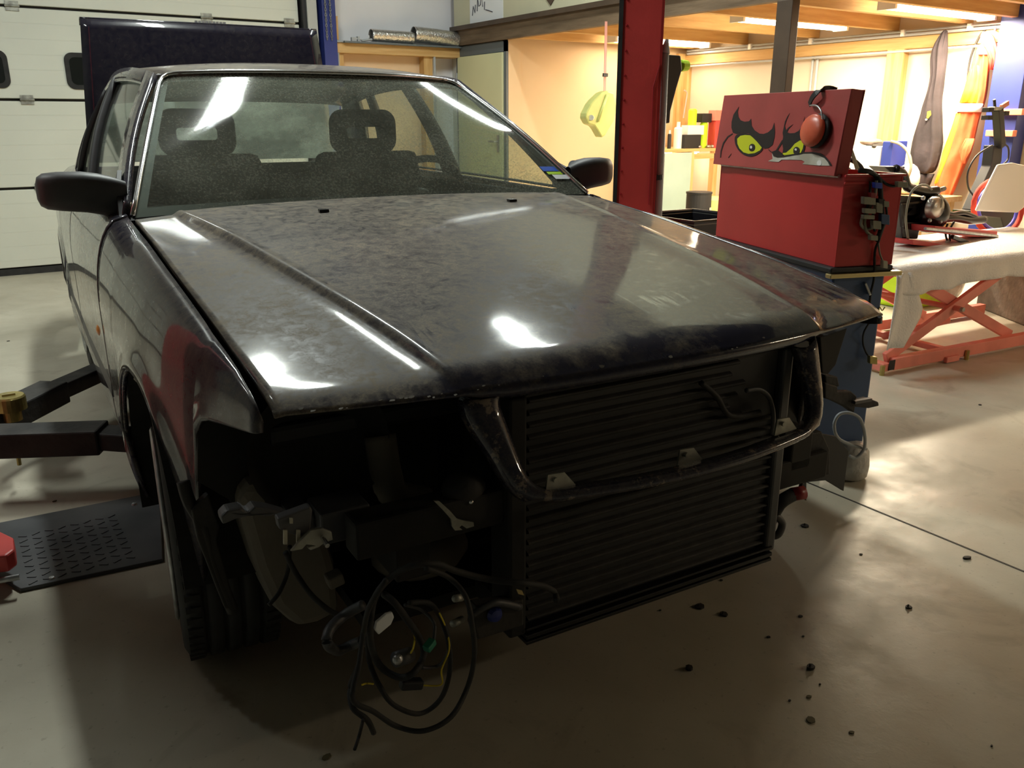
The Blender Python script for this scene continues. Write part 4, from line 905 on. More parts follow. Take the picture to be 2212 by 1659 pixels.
# lid: a shallow tray standing on its long edge, leaning back a little
lt = math.radians(6); LH = .262; LD = .045
def lidT(u, v, d=0):                                   # u along the long side, v up the lid, d outwards
    return Vector((-.020+math.sin(lt)*v-math.cos(lt)*d, u, HB-.006+math.cos(lt)*v+math.sin(lt)*d))
L0, L1 = .022, DL+.02
lm_ = MB()
def slab(u0, u1, v0, v1, d0, d1):
    P = [lidT(u, v, d) for d in (d0, d1) for u, v in ((u0, v0), (u1, v0), (u1, v1), (u0, v1))]
    lm_.poly(P, [(0, 1, 2, 3), (7, 6, 5, 4), (0, 4, 5, 1), (1, 5, 6, 2), (2, 6, 7, 3), (3, 7, 4, 0)])
slab(L0, L1, 0, LH, 0, .004); slab(L0, L0+.004, 0, LH, -LD, 0); slab(L1-.004, L1, 0, LH, -LD, 0); slab(L0, L1, LH-.004, LH, -LD, 0)
lid_o = build('lid', lm_, 'box_lid', tb, bevel=.003)
build('piano_hinge', MB().tube([(-.006, .02, HB-.006), (-.006, DL-.02, HB-.006)], .006), 'steel', tb)
tm_ = tb.matrix_basis
PL0 = tm_ @ lidT(0, 0, .004); PLn = (tm_.to_3x3() @ Vector((-math.cos(lt), 0, math.sin(lt)))).normalized()
inv_ = tm_.inverted()
def decal(name, pts, m, d=.0006, label=None, th=.0006):
    Q = [inv_ @ (onplane(1400+x/4.6075, 200+y/4.608, PL0+PLn*d, PLn)) for x, y in pts]
    nloc = inv_.to_3x3() @ PLn
    o = build(name, MB().prism(Q, nloc*th), m, lid_o)
    if label: o['label'] = label
    return o
def sm2(pts, n=5, closed=True): return [(p.x, p.y) for p in smooth_pts([(a, b, 0) for a, b in pts], n, closed)]
decal('painted_brow', [(905, 140), (880, 175), (850, 220), (832, 290), (830, 350), (845, 400), (880, 412), (930, 402), (1000, 405), (1060, 440), (1110, 490), (1138, 540), (1160, 560), (1200, 552), (1240, 520), (1258, 450), (1264, 390), (1256, 300), (1235, 360), (1195, 395), (1150, 412), (1110, 408), (1060, 375), (1032, 330), (1026, 260), (1005, 285), (960, 290), (920, 275), (900, 240), (893, 190)], 'eye_black')
decal('painted_eye', sm2([(862, 470), (872, 430), (910, 408), (970, 405), (1040, 425), (1090, 470), (1140, 540), (1130, 580), (1080, 620), (1020, 636), (960, 622), (910, 585), (875, 530)]), 'eye_black', .0014)
decal('painted_iris', [(888, 460), (920, 430), (965, 422), (1015, 425), (1040, 445), (1085, 490), (1132, 548), (1115, 575), (1060, 603), (1000, 610), (950, 595), (910, 555), (890, 510)], 'eye_yellow', .0022)
decal('painted_pupil', sm2([(1006, 545), (1015, 520), (1040, 510), (1062, 525), (1065, 555), (1050, 580), (1025, 584), (1008, 570)]), 'eye_black', .0030)
decal('eye_glint', sm2([(1014, 545), (1022, 528), (1034, 535), (1034, 552), (1022, 558)]), 'eye_white', .0038)
decal('painted_brow', [(1410, 205), (1385, 240), (1362, 290), (1350, 350), (1340, 400), (1345, 440), (1335, 500), (1345, 560), (1340, 600), (1400, 560), (1440, 520), (1470, 495), (1520, 480), (1545, 440), (1540, 360), (1560, 240), (1530, 340), (1500, 380), (1460, 402), (1410, 405), (1385, 395), (1400, 360), (1445, 315), (1400, 345), (1372, 375), (1362, 330), (1380, 270)], 'eye_black')
decal('painted_eye', [(1325, 620), (1345, 590), (1400, 550), (1450, 500), (1500, 470), (1552, 465), (1565, 500), (1560, 560), (1540, 612), (1500, 622), (1400, 630)], 'eye_black', .0014)
decal('painted_iris', [(1342, 602), (1375, 598), (1420, 560), (1460, 510), (1510, 478), (1545, 475), (1550, 510), (1540, 560), (1520, 600), (1440, 612), (1360, 624), (1342, 615)], 'eye_yellow', .0022)
decal('painted_pupil', sm2([(1446, 580), (1455, 552), (1480, 540), (1505, 555), (1510, 585), (1495, 608), (1455, 608)]), 'eye_black', .0030)
decal('eye_glint', sm2([(1458, 570), (1466, 555), (1480, 562), (1476, 578)]), 'eye_white', .0038)
decal('painted_mouth_line', [(1195, 560), (1230, 590), (1270, 575), (1290, 560), (1300, 580), (1330, 600), (1345, 630), (1440, 612), (1540, 592), (1640, 590), (1720, 605), (1770, 640), (1810, 690), (1830, 728), (1812, 728), (1790, 690), (1755, 650), (1700, 625), (1630, 606), (1550, 608), (1440, 628), (1350, 645), (1290, 648), (1250, 635), (1235, 600), (1205, 580)], 'eye_black', .0018)
decal('painted_teeth', [(1235, 605), (1250, 637), (1290, 650), (1350, 647), (1440, 630), (1550, 610), (1630, 608), (1700, 627), (1755, 652), (1790, 692), (1808, 728), (1700, 726), (1535, 712), (1560, 690), (1530, 672), (1430, 668), (1330, 668), (1300, 690), (1260, 688), (1195, 682), (1240, 660)], 'tooth', .0012)
decal('eye_glint', sm2([(1680, 700), (1695, 675), (1720, 680), (1728, 705), (1715, 724), (1690, 722)]), 'eye_white', .0022)
decal('painted_line', [(840, 405), (790, 435), (745, 500), (722, 580), (716, 650), (726, 645), (732, 585), (755, 510), (796, 448), (845, 415)], 'eye_black')
decal('painted_line', [(1335, 470), (1305, 520), (1275, 570), (1290, 575), (1320, 530), (1345, 490)], 'eye_black'); decal('painted_line', [(795, 648), (830, 605), (826, 618), (803, 650)], 'eye_black')
# things inside the box
solo('hose_offcut', MB().tube(smooth_pts([A(x, y, y=.80) for x, y in ((1838, 345), (1850, 352), (1862, 368), (1842, 378), (1832, 366))], 5), .009, 8), 'rubber', 'black hose curl lying in the open red toolbox', 'hose', smooth=True)
solo('paint_scraper', MB().prism([A(x, y, y=.76) for x, y in ((1836, 322), (1841, 318), (1860, 372), (1852, 378))], (.012, .012, 0)), 'connector', 'pale strip of wood standing in the open red toolbox', 'strip', bevel=.002)
# ear defenders over the lid corner
em = thing('ear_defenders', 'orange ear defenders hooked over the top edge of the red toolbox lid', 'ear defenders', tuple(onplane(1758, 235, PL0, PLn)))
def lp_(x, y, d): return onplane(x, y, PL0+PLn*d, PLn)
band = smooth_pts([lp_(1748, 226, .012), lp_(1754, 212, .02), lp_(1764, 200, .020), lp_(1777, 193, .0), lp_(1793, 192, -.04), lp_(1806, 196, -.06)], 6)
bm_ = MB()
for i in range(len(band)-1): bm_.obox(band[i], band[i+1]+(band[i+1]-band[i])*.15, .020, .004, up=PLn)
build('headband', bm_, 'black', em, world=True)
build('band_wire', MB().tube(smooth_pts([lp_(1750, 228, .014), lp_(1762, 228, .022), lp_(1771, 235, .026), lp_(1776, 250, .026), lp_(1777, 290, .02)], 5), .003, 8), 'steel', em, smooth=True, world=True)
cc = lp_(1755, 282, .024); rt_ = (lp_(1857, 278, .028)-cc).normalized(); upv = PLn.cross(rt_).normalized()
if upv.z < 0: upv = -upv
def cup(sc, c, r1, r2, d):
    m = MB().ball((0, 0, 0), 1, n=20, m=12); return m.xf(lambda p: c+rt_*p.x*r1+upv*p.z*r2+PLn*p.y*d)
s_px = (lp_(1777, 282, .024)-cc).length/22; s_pv = (lp_(1755, 302, .024)-cc).length/20
build('ear_cup', cup(1, cc, 25*s_px, 34*s_pv, .022), 'muff', em, smooth=True, world=True)
build('ear_cushion', cup(1, cc-PLn*.014+rt_*.004, 27*s_px, 36*s_pv, .016), 'rubber', em, smooth=True, world=True)
# wiring loom over the near end of the toolbox
def TA(px, py, off=.006):                               # on the short end face of the box
    n = tm_.to_3x3() @ Vector((0, -1, 0)); return onplane(px, py, Vector((CX, CY, ZT))+n*off, n)
wl = thing('cable_bundle', 'bundle of cables and plugs draped over the end of the red toolbox', 'cable', tuple(TA(1895, 385)))
def wire(pts, r, m, nm='cable', lab=None, off=.012):
    P = smooth_pts([TA(x, y, off+.006*math.sin(i*2.1)) for i, (x, y) in enumerate(pts)], 6)
    o = build(nm, MB().tube(P, r, 7), m, wl, smooth=True, world=True)
    if lab: o['label'] = lab
wire([(1855, 368), (1875, 370), (1890, 378), (1900, 392), (1902, 420), (1905, 455), (1908, 480), (1900, 505), (1896, 520)], .008, 'rubber')
wire([(1860, 366), (1884, 372), (1900, 385), (1915, 398), (1930, 402), (1940, 400)], .0045, 'black')
wire([(1893, 390), (1890, 420), (1878, 450), (1868, 475), (1872, 500), (1885, 510)], .005, 'connector'); wire([(1898, 420), (1912, 440), (1915, 470), (1905, 500), (1898, 520), (1890, 545), (1888, 600), (1880, 640), (1876, 700)], .004, 'rubber')
wire([(1876, 700), (1866, 718), (1864, 740), (1870, 760), (1880, 775)], .003, 'rubber'); wire([(1862, 470), (1860, 485), (1870, 495), (1885, 492)], .005, 'connector'); wire([(1897, 520), (1900, 545), (1906, 562)], .003, 'connector')
wire([(1880, 392), (1878, 430), (1868, 462)], .004, 'black'); wire([(1905, 400), (1897, 440), (1884, 470), (1890, 500)], .004, 'black')
def plug(px, py, w_, h_, m, lab=None, off=.02):
    o = build('plug', MB().prism([TA(px-w_, py-h_, off), TA(px+w_, py-h_*.8, off), TA(px+w_, py+h_, off), TA(px-w_, py+h_*.8, off)], (tm_.to_3x3() @ Vector((0, -.016, 0)))), m, wl, bevel=.002, world=True)
    if lab: o['label'] = lab
plug(1891, 400, 8, 7, 'bluewire', 'blue cable plug'); plug(1943, 398, 11, 7, 'connector'); plug(1873, 455, 12, 6, 'connector'); plug(1893, 448, 7, 12, 'connector'); plug(1871, 468, 12, 5, 'connector'); plug(1872, 433, 13, 9, 'connector')
plug(1906, 473, 9, 12, 'cart_blue', 'dark blue cable plug'); plug(1888, 485, 9, 10, 'connector'); plug(1882, 513, 8, 6, 'connector'); plug(1906, 570, 5, 9, 'wornwhite', 'pale cable plug'); plug(1881, 776, 8, 9, 'brass', 'yellowish cable plug'); plug(1908, 440, 6, 7, 'connector'); plug(1896, 436, 5, 8, 'debris'); plug(1880, 422, 6, 7, 'primer_red')
# on the floor at the cart foot
pb = A(1850, 1050, z=0)
solo('wrapped_roll', MB().lathe([(0, .0), (.05, 0), (.062, .012), (.066, .05), (.060, .10), (.045, .125), (.02, .13), (0, .13)], (pb.x+.05, pb.y+.07, 0), 'z', 22), 'plastic_bag', 'roll wrapped in crinkled clear plastic on the floor by the blue cart', 'roll', smooth=True)
lp1 = [A(1848, 958, z=.13)]
solo('grey_cable', MB().tube(smooth_pts([Vector((pb.x+.03, pb.y+.0, .13)), *[onplane(x, y, Vector((pb.x, pb.y, 0)), Vector((.5, .86, 0))) for x, y in ((1815, 950), (1802, 920), (1812, 896), (1835, 892), (1858, 905), (1868, 940), (1866, 970), (1850, 988), (1835, 985))]], 6), .0055, 8), 'grey_plastic', 'loop of pale grey cable beside the foot of the blue cart', 'cable', smooth=True)
# black tub behind the bonnet
tx = A(1480, 478, z=.52)
bt = thing('black_tub', 'low black plastic tub between the red lift post and the red toolbox', 'tub', (2.24, 2.17, 0))
ty0, ty1 = A(1415, 470, z=.60), A(1550, 490, z=.60)
X0, X1 = -.22, .22; Y0, Y1 = -.22, .23
w0 = MB().box((X0, Y0, .58), (X1, Y0+.02, .70)).box((X0, Y1-.02, .58), (X1, Y1, .70)).box((X0, Y0, .58), (X0+.02, Y1, .70)).box((X1-.02, Y0, .58), (X1, Y1, .70)).box((X0, Y0, .575), (X1, Y1, .585))
build('tub_walls', w0, 'black_gloss', bt, bevel=.004)
build('rim', MB().tube([(X0, Y0, .705), (X1, Y0, .705), (X1, Y1, .705), (X0, Y1, .705)], .013, 8, True), 'black_gloss', bt)
for dx, dy in ((X0+.02, Y0+.02), (X1-.04, Y0+.02), (X0+.02, Y1-.04), (X1-.04, Y1-.04)): build('leg', MB().box((dx, dy, 0), (dx+.02, dy+.02, .58)), 'black', bt)
solo('crumpled_bag', MB().ball((2.30, 2.2, .615), .05, (1.4, .8, .6)), 'plastic_bag', 'crumpled clear bag in the black tub', 'bag', smooth=True)
# ------------------------------------------------------------------ work bench in the far corner
yb = 5.2
BTz = A(1470, 322, y=yb).z; bxl, bxr = A(1434, 322, y=yb).x, RX-.08
wb = thing('workbench', 'cluttered workbench in the far corner with a pale mint side panel', 'workbench', ((bxl+bxr)/2, 5.5, 0))
ox, oy = (bxl+bxr)/2, 5.5
build('bench_top', MB().box((bxl-ox, yb-oy, BTz-.03), (bxr-ox, 5.8-oy, BTz)), 'wood', wb, bevel=.003)
mr_ = A(1493, 322, y=yb).x
build('side_panel', MB().box((bxl-ox+.005, yb-oy-.015, .28), (mr_-ox, yb-oy, BTz-.035)), 'mint', wb)
build('panel_base', MB().box((bxl-ox+.005, yb-oy-.01, .0), (mr_-ox, yb-oy+.4, .27)), 'cardboard', wb)
build('end_board', MB().box((mr_-ox, yb-oy-.015, .28), (mr_-ox+.035, yb-oy+.5, BTz-.03)), 'wood_z', wb)
build('lower_shelf', MB().box((mr_-ox+.03, yb-oy, .25), (bxr-ox, 5.8-oy, .28)), 'wood', wb)
build('drawer_rail', MB().box((mr_-ox+.04, yb-oy-.01, BTz-.10), (bxr-ox, yb-oy+.02, BTz-.05)), 'wood', wb)
for x, y in ((bxr-.06, yb+.02), (bxr-.06, 5.7), (bxl+.02, 5.7)): build('leg', MB().box((x-ox-.03, y-oy-.03, 0), (x-ox+.03, y-oy+.03, BTz-.03)), 'wood_z', wb)
area_light('under_bench_light', (5.35, 5.5, BTz-.06), .5, .06, 9, WARM)
solo('under_bench_lamp', MB().box((5.08, 5.47, BTz-.05), (5.62, 5.53, BTz-.032)).box((5.10, 5.485, BTz-.075), (5.60, 5.515, BTz-.05)), 'lampglow', 'glaring warm tube lamp under the far workbench top', 'lamp')
def jar(px, py_b, w_px, h_px, m, name, label, y=5.35, cap=None, shape='can', capm='black'):
    b = A(px, py_b, y=y); s_ = (A(px+10, py_b, y=y).x-b.x)/10; r = w_px*s_/2; h = h_px*s_*1.02
    z0 = BTz; t = thing(name, label, name.replace('_', ' '), (b.x, y, z0))
    if shape == 'can': build('can_body', MB().lathe([(0, 0), (r, 0), (r, h*.85), (r*.8, h*.92), (0, h*.92)], n=16), m, t, smooth=False)
    else: build('box_body', MB().box((-r, -r*.7, 0), (r, r*.7, h)), m, t, bevel=.003)
    if cap: build('cap', MB().lathe([(0, h*.92), (r*.5, h*.92), (r*.45, h*1.15), (0, h*1.15)], n=12) if shape == 'can' else MB().box((-r*1.04, -r*.75, h), (r*1.04, r*.75, h*1.12)), capm, t)
    return t
jar(1445, 319, 6, 24, 'black', 'bottle', 'small black bottle at the left end of the far workbench', cap=True, capm='white_plastic')
jar(1463, 320, 13, 34, 'white_plastic', 'bottle', 'white bottle beside the small black bottle on the far workbench', cap=True, capm='white_plastic')
bb = jar(1484, 321, 34, 20, 'black', 'battery', 'black car battery with pale labels on the far workbench', shape='box')
build('label_patch', MB().box((-.06, -.055, .02), (.0, -.0525, .06)), 'wornwhite', bb)
def on(px, py_b, w_px, h_px, m, name, label, cat, shape='box', y=5.35, zadd=0, cap=None):
    b = A(px, py_b, y=y); s_ = (A(px+10, py_b, y=y).x-b.x)/10; r = w_px*s_/2; h = h_px*s_
    z0 = max(BTz, b.z) if zadd is None else BTz+zadd
    if shape == 'box': mb = MB().box((b.x-r, y-.05, z0), (b.x+r, y+.05, z0+h))
    else: mb = MB().lathe([(0, 0), (r, 0), (r, h*.9), (r*.7, h), (0, h)], (b.x, y, z0), 'z', 16)
    return solo(name, mb, m, label, cat, bevel=.003 if shape == 'box' else 0)
s1 = (A(1494, 300, y=5.35).x-A(1484, 300, y=5.35).x)/10
on(1495, 300, 34, 14, 'white_plastic', 'clear_box', 'white plastic box on top of the black battery', 'box', zadd=20*s1)
on(1494, 285, 13, 24, 'lime', 'spray_can', 'spray can with a lime band standing on the white plastic box', 'spray can', 'can', zadd=34.5*s1)
on(1517, 321, 12, 38, 'lime', 'spray_can', 'lime green can behind the bench clutter, black box on it', 'can', 'can')
on(1518, 283, 20, 13, 'black', 'black_box', 'small black box perched on the lime green can', 'box', zadd=38.5*s1)
on(1542, 321, 22, 26, 'alu', 'tin_can', 'dull grey tin among metal parts near the red boxes', 'tin', 'can', y=5.5)
on(1546, 320, 22, 40, 'red_paint', 'red_box', 'red box on the far workbench, a paler red box on it', 'box', y=5.3)
on(1546, 280, 20, 15, 'salmon', 'red_box', 'paler red box standing on the red box', 'box', y=5.3, zadd=41*s1)
for k, (px_, l) in enumerate(((1508, 'loose bolt pile left of the lime can'), (1527, 'loose grey bracket right of the lime can'), (1537, 'small loose grey casting in front of the grey tin'))):
    b = A(px_, 322, y=5.3); solo('metal_part', MB().ball((b.x, 5.28, BTz+.015), .018+.004*k, (1.5, 1, .8)), 'alu', l, 'metal part', smooth=True)
# drums below
dr_ = A(1507, 470, y=4.7)
dd = thing('drum', 'black metal drum with a white label in front of the far workbench', 'drum', (dr_.x, 4.7, 0))
build('drum_body', MB().lathe([(0, 0), (.115, 0), (.12, .01), (.118, .26), (.122, .265), (.118, .27), (.118, .53), (.123, .535), (.123, .55), (.10, .545), (0, .545)], n=28), 'black', dd, smooth=False)
build('label_patch', MB().grid([[(.1235*math.sin(a), -.1235*math.cos(a), z) for a in (.2, .35, .5, .65)] for z in (.30, .41)]), 'wornwhite', dd)
j2 = A(1540, 470, y=4.8)
solo('oil_drum', MB().lathe([(0, 0), (.11, 0), (.115, .02), (.11, .25), (.115, .26), (.11, .45), (.06, .48), (0, .48)], (j2.x+.03, 4.85, 0), 'z', 24), 'yellow_jug', 'pale green drum right of the black drum', 'drum')
for k, (x, y, l) in enumerate(((1500, 410, 'metal rods and parts heaped on the lower shelf of the far bench'), (1530, 415, 'grey metal offcut on the lower shelf'))):
    p = A(x, y, y=5.1); m = MB()
    m.obox((p.x-.08, 5.25, .34), (p.x+.10, 5.28, .30), .012, .012); solo('metal_rod', m, 'alu', l, 'metal rod')
solo('cardboard_box', MB().box((5.25, 5.3, .28), (5.5, 5.55, .46)), 'cardboard', 'brown cardboard box on the lower shelf of the far bench', 'box', bevel=.004)
# strings on the far wall
for k, (x0_, y0_, ln, m, l) in enumerate(((1478, 195, 60, 'pink', 'thin pink strap hanging on the beige wall near the corner'), (1518, 130, 85, 'wornwhite', 'pale rope hanging in the far corner'))):
    solo('strap', MB().tube(smooth_pts([A(x0_, y0_, y=5.72), A(x0_+6, y0_-2+8, y=5.72), A(x0_+4, y0_+ln*.4, y=5.72), A(x0_-2, y0_+ln, y=5.72)], 6), .008, 6), m, l, 'strap')
# hanging yellow jug
jy = 4.2
jp = A(1300, 245, y=jy)
jg = thing('jerrycan', 'yellow-green plastic jerrycan hanging from a pink strap left of the red post', 'jerrycan', tuple(jp))
out = [(1300, 200), (1312, 195), (1326, 200), (1334, 230), (1326, 262), (1308, 292), (1300, 298), (1290, 280), (1284, 272), (1272, 268), (1265, 255), (1266, 245), (1276, 225), (1284, 215)]
build('can_body', MB().prism([A(x, y, y=jy-.07) for x, y in out], (.05, .14, 0)), 'yellow_jug', jg, bevel=.012, world=True)
build('can_rib', MB().tube([A(1312, 205, y=jy-.075), A(1292, 262, y=jy-.075)], .010, 8), 'yellow_jug', jg, smooth=True, world=True)
build('can_cap', MB().tube([A(1277, 254, y=jy-.08), A(1279, 255, y=jy-.05)], .02, 12), 'wornwhite', jg, world=True)
build('pink_strap', MB().prism([Vector((A(1306, 88, y=jy).x, jy, MZ+.002)), Vector((A(1311, 88, y=jy).x, jy, MZ+.002)), A(1309, 200, y=jy), A(1304, 200, y=jy)], (0, .004, 0)), 'pink', jg, world=True)
build('strap_buckle', MB().box(tuple(A(1304, 162, y=jy-.006)-Vector((.004, .004, .012))), tuple(A(1312, 162, y=jy-.006)+Vector((.004, .01, .012)))), 'black', jg, world=True)
# ------------------------------------------------------------------ scissor lift bench with bubble sheet
fy = 1.21; sl = -.10
def FB(px, py, dy=0):                                  # on the front side plane of the lift bench
    n = Vector((math.sin(math.atan(sl)), -math.cos(math.atan(sl)), 0)).normalized(); n = Vector((sl, -1, 0)).normalized()
    P0 = Vector((2.69, fy+dy, 0)); return onplane(px, py, P0, Vector((-sl, 1, 0)).normalized())
back = Vector((sl*-1*0+.06, .62, 0))
sb = thing('scissor_lift_table', 'salmon red scissor lift table standing on the floor at the right', 'lift table', tuple(FB(2040, 780).xy)+(0,))
ex = (FB(2212, 740)-FB(1923, 795)); ex.z = 0; ex.normalize()
g0 = FB(1923, 790); g0.z = 0
def SB(u, v, z): return g0+ex*u+Vector((-ex.y, ex.x, 0))*v+Vector((0, 0, z))
for v in (0, .60): build('base_beam', MB().obox(SB(-.0, v, .045), SB(1.6, v, .045), .045, .06), 'salmon', sb, bevel=.003, world=True)
build('cross_beam', MB().obox(SB(-.05, -.02, .035), SB(-.05, .62, .035), .05, .04), 'salmon', sb, bevel=.003, world=True)
build('cross_beam', MB().obox(SB(.5, .0, .035), SB(.5, .60, .035), .04, .03), 'salmon', sb, bevel=.003, world=True)
build('beam_socket', MB().obox(SB(-.04, -.024, .045), SB(.0, -.024, .045), .004, .05), 'debris', sb, world=True)
for v in (.02, .56):
    build('scissor_arm', MB().obox(SB(-.02, v, .07), SB(.86, v, .46), .025, .055, up=(0, 0, 1)), 'salmon', sb, bevel=.003, world=True)
    build('scissor_arm', MB().obox(SB(.12, v+.03, .46), SB(1.02, v+.03, .06), .025, .055), 'salmon', sb, bevel=.003, world=True)
pv = FB(2056, 671); 
build('pivot_bolt', MB().tube([SB(.44, -.03, .28), SB(.44, .64, .28)], .014, 10), 'salmon', sb, world=True)
build('pivot_cap', MB().tube([SB(.44, -.045, .28), SB(.44, -.02, .28)], .012, 8), 'galv', sb, world=True)
build('hydraulic_ram', MB().tube([SB(.25, .25, .10), SB(.8, .28, .12)], .02, 10), 'salmon', sb, smooth=True, world=True)
for u in (.38, 1.25): build('foot_lug', MB().obox(SB(u, -.03, .02), SB(u+.10, -.03, .02), .02, .03), 'salmon', sb, bevel=.003, world=True)
for u, v in ((-.08, -.02), (.55, -.03), (1.25, -.02)): build('foot_bolt', MB().tube([SB(u, v, .0), SB(u, v, .05)], .012, 8), 'brass', sb, world=True)
TZ = .53
build('table_top', MB().box((0, 0, 0), (1, 1, 1)).xf(lambda p: SB(-.09+1.9*p.x, -.04+.72*p.y, TZ-.04+.035*p.z)), 'salmon', sb, bevel=.004, world=True)
# sheet draped over the table
rws = []
NU = 60
for i in range(NU+1):
    u = -.115+1.98*i/NU; r = []
    hem = .105+.006*math.sin(u*9)+.005*math.sin(u*23+1)-(.03*u)
    for (v, z) in ((.68, TZ+.005), (.5, TZ+.006), (.3, TZ+.007), (.12, TZ+.008), (.0, TZ+.008), (-.035, TZ+.004), (-.05, TZ-.02)):
        r.append(SB(u, v, z+.004*noise.noise(Vector((u*7, v*7, 0)))))
    for k in range(1, 7):
        q = k/6; r.append(SB(u, -.052-.012*math.sin(u*31)*q-.010*q, TZ-.02-hem*q))
    rws.append(r)
sh = thing('bubble_sheet', 'white bubble wrap sheet draped over the red scissor lift table', 'sheet', tuple(SB(.8, .3, TZ)))
build('sheet_top', MB().grid(rws), 'wrap', sh, smooth=True, solid=.004, world=True)
fl = []
for i in range(9):
    q = i/8; v = -.05+.0*q; r = []
    zz = TZ-.02-.36*q
    ul_, ur_ = lerp(-.07, -.07-.03*q, 1), (interp([(0, -.02), (.5, .085), (.62, .08), (1, -.01)], q))
    ll = interp([(0, -.105), (1, -.15)], q)
    for j in range(7): r.append(SB(lerp(ll, ur_, j/6), v-.012*math.sin(j*1.3+q*2)-.02*q, zz-.0))
    fl.append(r)
build('hanging_corner', MB().grid(fl), 'wrap', sh, smooth=True, solid=.004, world=True)
# things under and behind the table
lg_ = A(2000, 650, y=1.95)
solo('lime_crate', MB().box((lg_.x-.12, 1.98, 0), (lg_.x+.38, 2.25, .42)), 'lime', 'bright lime green crate behind the scissor lift table legs', 'crate', bevel=.02)
gb0, gb1 = A(2107, 662, z=0), A(2230, 712, z=0)
dv = (gb1-gb0); pr2 = Vector((-dv.y, dv.x, 0)).normalized()
if pr2.x < 0: pr2 = -pr2
solo('grimy_box', MB().prism([gb0, gb1, gb1+pr2*.5, gb0+pr2*.5], (0, 0, .38)), 'grime_box', 'large grimy brown box on the floor at the right edge', 'box', bevel=.01)
sk_ = A(2085, 660, z=0)
solo('grey_sack', MB().ball((sk_.x-.03, sk_.y+.12, .16), .16, (.75, .6, 1)), 'plastic_bag', 'grey crumpled sack between the lime crate and the grimy box', 'sack', smooth=True)
# ---- on the table: blue wheel, motor, red jack, fork
TZ2 = TZ+.012
wy = 1.56
wc = A(1868, 468, y=wy)
wr = .205
whl = thing('small_wheel', 'small wheel with a blue rim peeking out behind the red toolbox', 'wheel', (wc.x, wy, TZ2+wr))
build('wheel_tyre', MB().lathe([(wr-.012, -.02), (wr, -.012), (wr, .012), (wr-.012, .02)], (0, 0, 0), 'y', 40), 'rubber', whl, smooth=True)
build('wheel_rim', MB().lathe([(wr-.012, -.022), (wr-.05, -.018), (wr-.05, .018), (wr-.012, .022)], (0, 0, 0), 'y', 40), 'blue_rim', whl, smooth=True)
build('wheel_hub', MB().lathe([(0, -.03), (.03, -.03), (.03, .03), (0, .03)], (0, 0, 0), 'y', 20), 'alu', whl)
for k in range(8):
    a = PI*k/4; build('spoke', MB().tube([(0, 0, 0), ((wr-.04)*math.cos(a), 0, (wr-.04)*math.sin(a))], .006, 6), 'blue_rim', whl)
my = 1.62
Q = lambda x, y, yy=my: A(1700+x/4.32, 340+y/4.32, y=yy)
mo = thing('moped_engine', 'black stripped moped engine and frame lying on the white sheet', 'engine', (Q(1250, 500).x, my, TZ2))
build('crankcase', MB().ball(Q(1330, 520), .10, (1, 1.1, 1.1)), 'engine_black', mo, smooth=True, world=True)
build('cylinder_cover', MB().prism([Q(x, y) for x, y in ((1090, 440), (1250, 440), (1290, 520), (1280, 640), (1090, 640))], (0, .14, 0)), 'engine_black', mo, bevel=.02, world=True)
build('fan_housing', MB().prism([Q(x, y) for x, y in ((1080, 630), (1250, 640), (1225, 765), (1075, 760))], (0, .12, 0)), 'engine_black', mo, bevel=.01, world=True)
build('frame_arm', MB().tube(smooth_pts([Q(1010, 110), Q(1080, 160), Q(1120, 270), Q(1200, 300), Q(1300, 320), Q(1400, 310)], 6), .026, 10), 'engine_black', mo, smooth=True, world=True)
build('saddle_bracket', MB().prism([Q(x, y) for x, y in ((910, 85), (1105, 85), (1100, 105), (1050, 150), (980, 150))], (0, .1, 0)), 'black', mo, bevel=.004, world=True)
build('clutch_cover', MB().lathe([(0, -.03), (.05, -.028), (.06, -.01), (.06, .02)], Q(1375, 470, my-.07), 'y', 20), 'alu', mo, smooth=True, world=True)
build('engine_block', MB().prism([Q(x, y) for x, y in ((1060, 420), (1280, 400), (1440, 420), (1440, 620), (1300, 660), (1080, 680))], (0, .16, 0)), 'engine_black', mo, bevel=.015, world=True)
build('side_arm', MB().prism([Q(x, y) for x, y in ((1035, 350), (1280, 370), (1280, 405), (1060, 430))], (0, .06, 0)), 'engine_black', mo, bevel=.006, world=True)
build('cross_strut', MB().tube([Q(1290, 450), Q(1410, 310), Q(1470, 290)], .014, 8), 'engine_black', mo, smooth=True, world=True)
build('exhaust_pipe', MB().tube(smooth_pts([Q(1420, 580), Q(1560, 570), Q(1700, 590), Q(1840, 580)], 5), .024, 10), 'engine_black', mo, smooth=True, world=True)
build('frame_tube', MB().tube(smooth_pts([Q(1440, 500), Q(1540, 530), Q(1650, 520), Q(1760, 560)], 5), .015, 8), 'engine_black', mo, smooth=True, world=True)
for pts, m in (([(1130, 760), (1110, 560), (1150, 350), (1220, 270), (1300, 260), (1350, 300)], 'connector'), ([(1440, 470), (1450, 380), (1420, 350)], 'wornwhite'), ([(1500, 620), (1480, 680), (1490, 760), (1540, 840), (1580, 880)], 'black'), ([(1560, 600), (1520, 680), (1520, 780)], 'black')):
    build('engine_cable', MB().tube(smooth_pts([Q(x, y, my-.10) for x, y in pts], 6), .006, 6), m, mo, smooth=True, world=True)
for x, y in ((1345, 400), (1380, 450), (1330, 590), (1430, 600), (1270, 380)): build('engine_bolt', MB().ball(Q(x, y, my-.09), .012), 'steel', mo, smooth=True, world=True)
build('paper_tag', MB().prism([Q(x, y, my-.11) for x, y in ((1480, 780), (1520, 770), (1515, 840), (1480, 830))], (0, .003, 0)), 'paper', mo, world=True)
jk = thing('scissor_jack', 'small red scissor jack holding up the moped frame on the white sheet', 'jack', (Q(1550, 750).x, 1.50, TZ2))
jyy = 1.48
